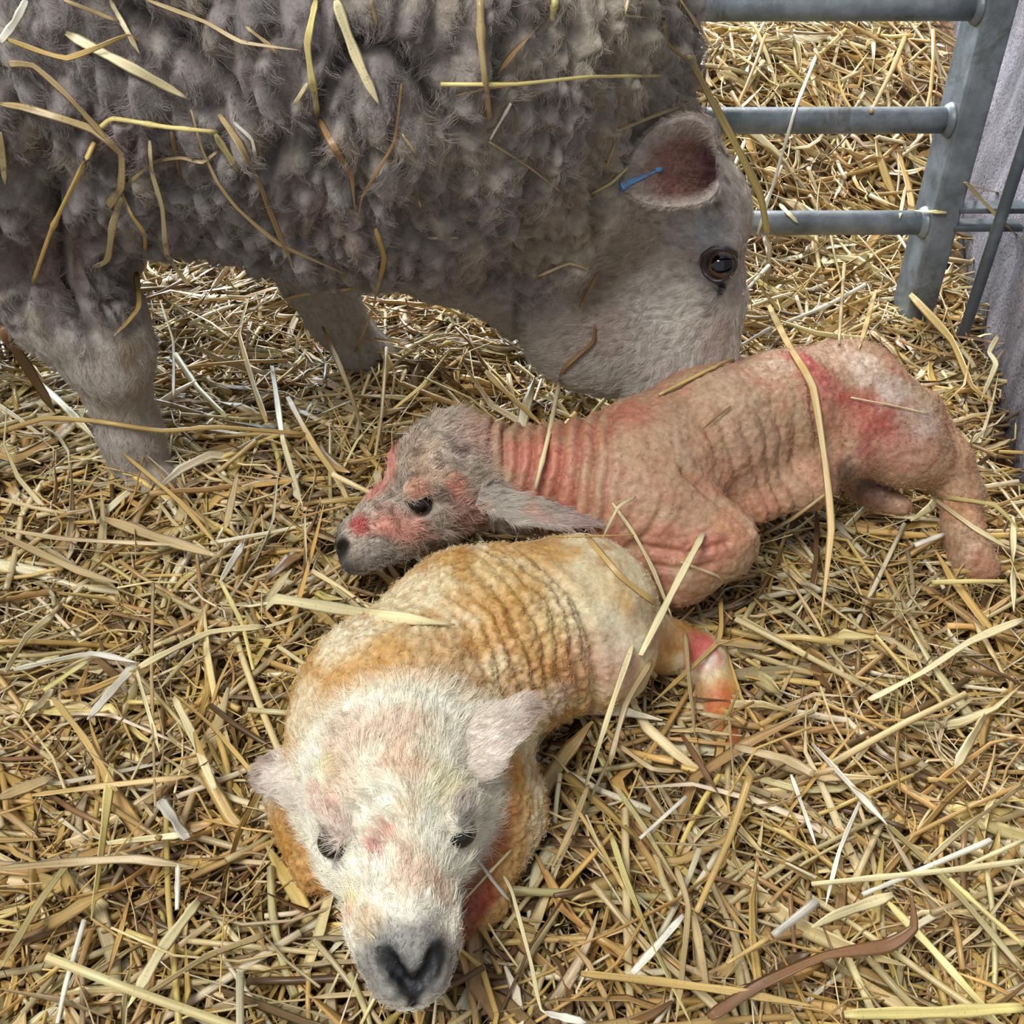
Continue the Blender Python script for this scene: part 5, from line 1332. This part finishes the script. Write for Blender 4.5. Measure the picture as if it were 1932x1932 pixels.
def lower_hull(t, y):
    h = []
    for i in range(len(t)):
        while len(h) >= 2 and (y[h[-1]] - y[h[-2]]) * (t[i] - t[h[-2]]) >= (y[i] - y[h[-2]]) * (t[h[-1]] - t[h[-2]]):
            h.pop()
        h.append(i)
    return np.interp(t, t[h], y[h])

def build_traced(trees):
    rg = np.random.default_rng(5)
    cols = dict(w=(238, 234, 216), p=(232, 218, 170), y=(222, 206, 134), g=(204, 172, 106), t=(188, 164, 118), b=(158, 124, 84), d=(128, 92, 60), o=(170, 154, 104), s=(196, 190, 176))
    for pts, w, c, k, label in T:
        P2 = catmull(pts, 6)
        seg = np.concatenate([[0], np.cumsum(np.linalg.norm(np.diff(P2, axis=0), axis=1))])
        d = []
        for x, y in P2:
            r = ray(x, y); best = 9.0
            for tr in trees:
                h = tr.ray_cast(Vector(CP), Vector(r))
                if h[0] is not None: best = min(best, h[3] * (r @ CW))
            g = min(DG(y, .024), 3.0)
            for _ in range(4):
                q = V(x, y, g); g = min(DG(y, float(gh(q[:1], q[1:2])[0]) + .024 + .018 * (q[1] > 1.25)), 3.2)
            d.append(min(best, g) )
        d = np.array(d)
        d = lower_hull(seg, d)
        d -= .0035 + w * d / F * .35
        P = np.array([V(x, y, dd) for (x, y), dd in zip(P2, d)])
        half = w * d / F * .5
        m = len(P)
        t = seg / seg[-1]
        T_ = np.gradient(P, axis=0); T_ /= np.linalg.norm(T_, axis=1, keepdims=True)
        vd = nrm(CP - P.mean(0)); 
        tilt = nrm(vd + rg.normal(0, .35, 3))
        a = np.cross(T_, tilt); a /= np.linalg.norm(a, axis=1, keepdims=True); b = np.cross(a, T_)
        if k == 'l':
            tw = np.sin(t * rg.uniform(2, 6) + rg.uniform(0, 6)) * .35
            a, b = a * np.cos(tw)[:, None] + b * np.sin(tw)[:, None], b * np.cos(tw)[:, None] - a * np.sin(tw)[:, None]
            ring = np.array([[-1, .0], [-.55, -.16], [0, -.24], [.55, -.16], [1, 0], [.55, .0], [0, -.07], [-.55, 0]])
            tip = rg.choice([0, 1, 1])
            prof = np.clip(np.minimum(t * 9 + .55, (1 - t) * (4 if tip else 14) + (.12 if tip else .7)), 0, 1) * (1 + .12 * np.sin(t * 17 + rg.uniform(0, 6)))
        else:
            ang = np.arange(8) * math.pi / 4; ring = np.stack([np.cos(ang), np.sin(ang)], 1)
            prof = np.ones(m) - .25 * t
            for nd in rg.uniform(.2, .8, 1 + (seg[-1] > 150)): prof += .30 * np.exp(-((t - nd) / (6 / seg[-1])) ** 2)
        R = P[:, None] + (half * prof)[:, None, None] * (ring[None, :, :1] * a[:, None] + ring[None, :, 1:] * b[:, None])
        v = R.reshape(-1, 3); n = 8
        f = np.array([[i * n + j, i * n + (j + 1) % n, (i + 1) * n + (j + 1) % n, (i + 1) * n + j] for i in range(m - 1) for j in range(n)])
        e = (m - 1) * n
        caps = np.array([[0, 7, 6, 1], [1, 6, 5, 2], [2, 5, 4, 3], [e, e + 1, e + 6, e + 7], [e + 1, e + 2, e + 5, e + 6], [e + 2, e + 3, e + 4, e + 5]])
        col = lin(*cols[c]) * rg.uniform(.92, 1.06)
        C = np.tile(col, (len(v), 1)) * (1 + .10 * np.sin(np.repeat(t, n)[:, None] * 9 + rg.uniform(0, 6)))
        fib = np.stack([np.repeat(seg * d.mean() / F, n), np.tile(np.array([0, .25, .5, .75, 1, .75, .5, .25]), m), np.full(len(v), rg.random() * 9)], 1)
        name = 'straw_stalk' if k == 'r' else 'straw_leaf'
        o = add_mesh(name, v, [np.concatenate([f, caps])], M_STRAW, C, uv=fib)
        tag(o, label, 'straw', 'single straws lying loose in the pen')
cam = bpy.data.cameras.new('camera'); cam.sensor_width = 36; cam.lens = 36 * F / 1932
co = bpy.data.objects.new('camera', cam); COL.objects.link(co); co.location = CP; co.rotation_euler = (math.pi / 2 - TH, 0, 0)
cam.clip_start = .02; cam.dof.use_dof = False
SC.camera = co
A = build_lamb_a()
B = build_lamb_b()
E = build_ewe()
build_floor(); build_wall(); G = build_gate()
rg = np.random.default_rng(11)
NS = 1.0
litter('straw_bedding', int(31000 * NS), (-1.1, 1.1, .02, 1.30), rg, (-.040, .002), 'deep golden barley straw bedding covering the pen floor under ewe and lambs', 'straw', in_view, pal_w=[.10, .18, .22, .18, .10, .03, .06, .09, .06])  # browner palette paints the shade of deep gaps into this lower layer
litter('straw_bedding', int(17000 * NS), (-1.3, 1.7, 1.18, 3.6), rg, (-.03, .008), 'brighter straw bedding heaped beyond the steel hurdle', 'straw', in_view, pal_w=[.25, .22, .15, .05, .08, .12, .07, .02, .06], lenm=.10, big=1.6)
litter('straw_bedding', int(5200 * NS), (-1.0, 1.0, .05, 1.28), rg, (-.004, .006), 'uppermost loose layer of long straw strewn over the pen bedding', 'straw', in_view, lenm=.115, pal_w=[.24, .2, .15, .06, .10, .10, .08, .03, .08], big=1.3)  # paler palette sets the top layer off against the painted dark gaps
def tree(o): return BVHTree.FromPolygons(o['v'].tolist(), o['q'].tolist())
gv, gf, no = [], [], 0
for ob in [c for c in G.children_recursive if c.type == 'MESH']:
    gv += [tuple(v.co) for v in ob.data.vertices]; gf += [tuple(i + no for i in p.vertices) for p in ob.data.polygons]; no = len(gv)
build_traced([tree(A), tree(B), tree(E), BVHTree.FromPolygons(gv, gf)])
# ------------------------------------------------------------------ light
w = bpy.data.worlds.new('barn_daylight'); SC.world = w; w.use_nodes = True
bg = w.node_tree.nodes['Background']; bg.inputs[0].default_value = (.86, .93, 1.0, 1); bg.inputs[1].default_value = .5
def area(name, loc, look, size, energy, col, sy=None):
    l = bpy.data.lights.new(name, 'AREA'); l.shape = 'RECTANGLE'; l.size = size; l.size_y = sy or size; l.energy = energy; l.color = col
    o = bpy.data.objects.new(name, l); COL.objects.link(o); o.location = loc
    o.rotation_euler = (Vector(look) - Vector(loc)).to_track_quat('-Z', 'Y').to_euler()
area('front_fill', (-.9, -.5, 2.4), (.1, .8, 0), 1.0, 62, (1, .965, .91))  # added soft fill from above on the camera side, no actual roof opening
area('back_daylight_fill', (-1.0, 4.2, 1.3), (0, 1.3, .2), 2.0, 150, (.70, .85, 1.0), 1.3)  # added area light standing in for cool daylight from behind, source unseen
sl = bpy.data.lights.new('yard_light', 'SPOT'); sl.energy = 850; sl.color = (1, .97, .93); sl.spot_size = math.radians(46); sl.spot_blend = .5; sl.shadow_soft_size = .35
so = bpy.data.objects.new('yard_light', sl); COL.objects.link(so); so.location = (.1, 3.9, 2.9)
so.rotation_euler = (Vector((.68, 2.05, .1)) - Vector(so.location)).to_track_quat('-Z', 'Y').to_euler()
SC.view_settings.view_transform = 'Standard'; SC.view_settings.look = 'None'; SC.view_settings.gamma = 1; SC.view_settings.exposure = .14
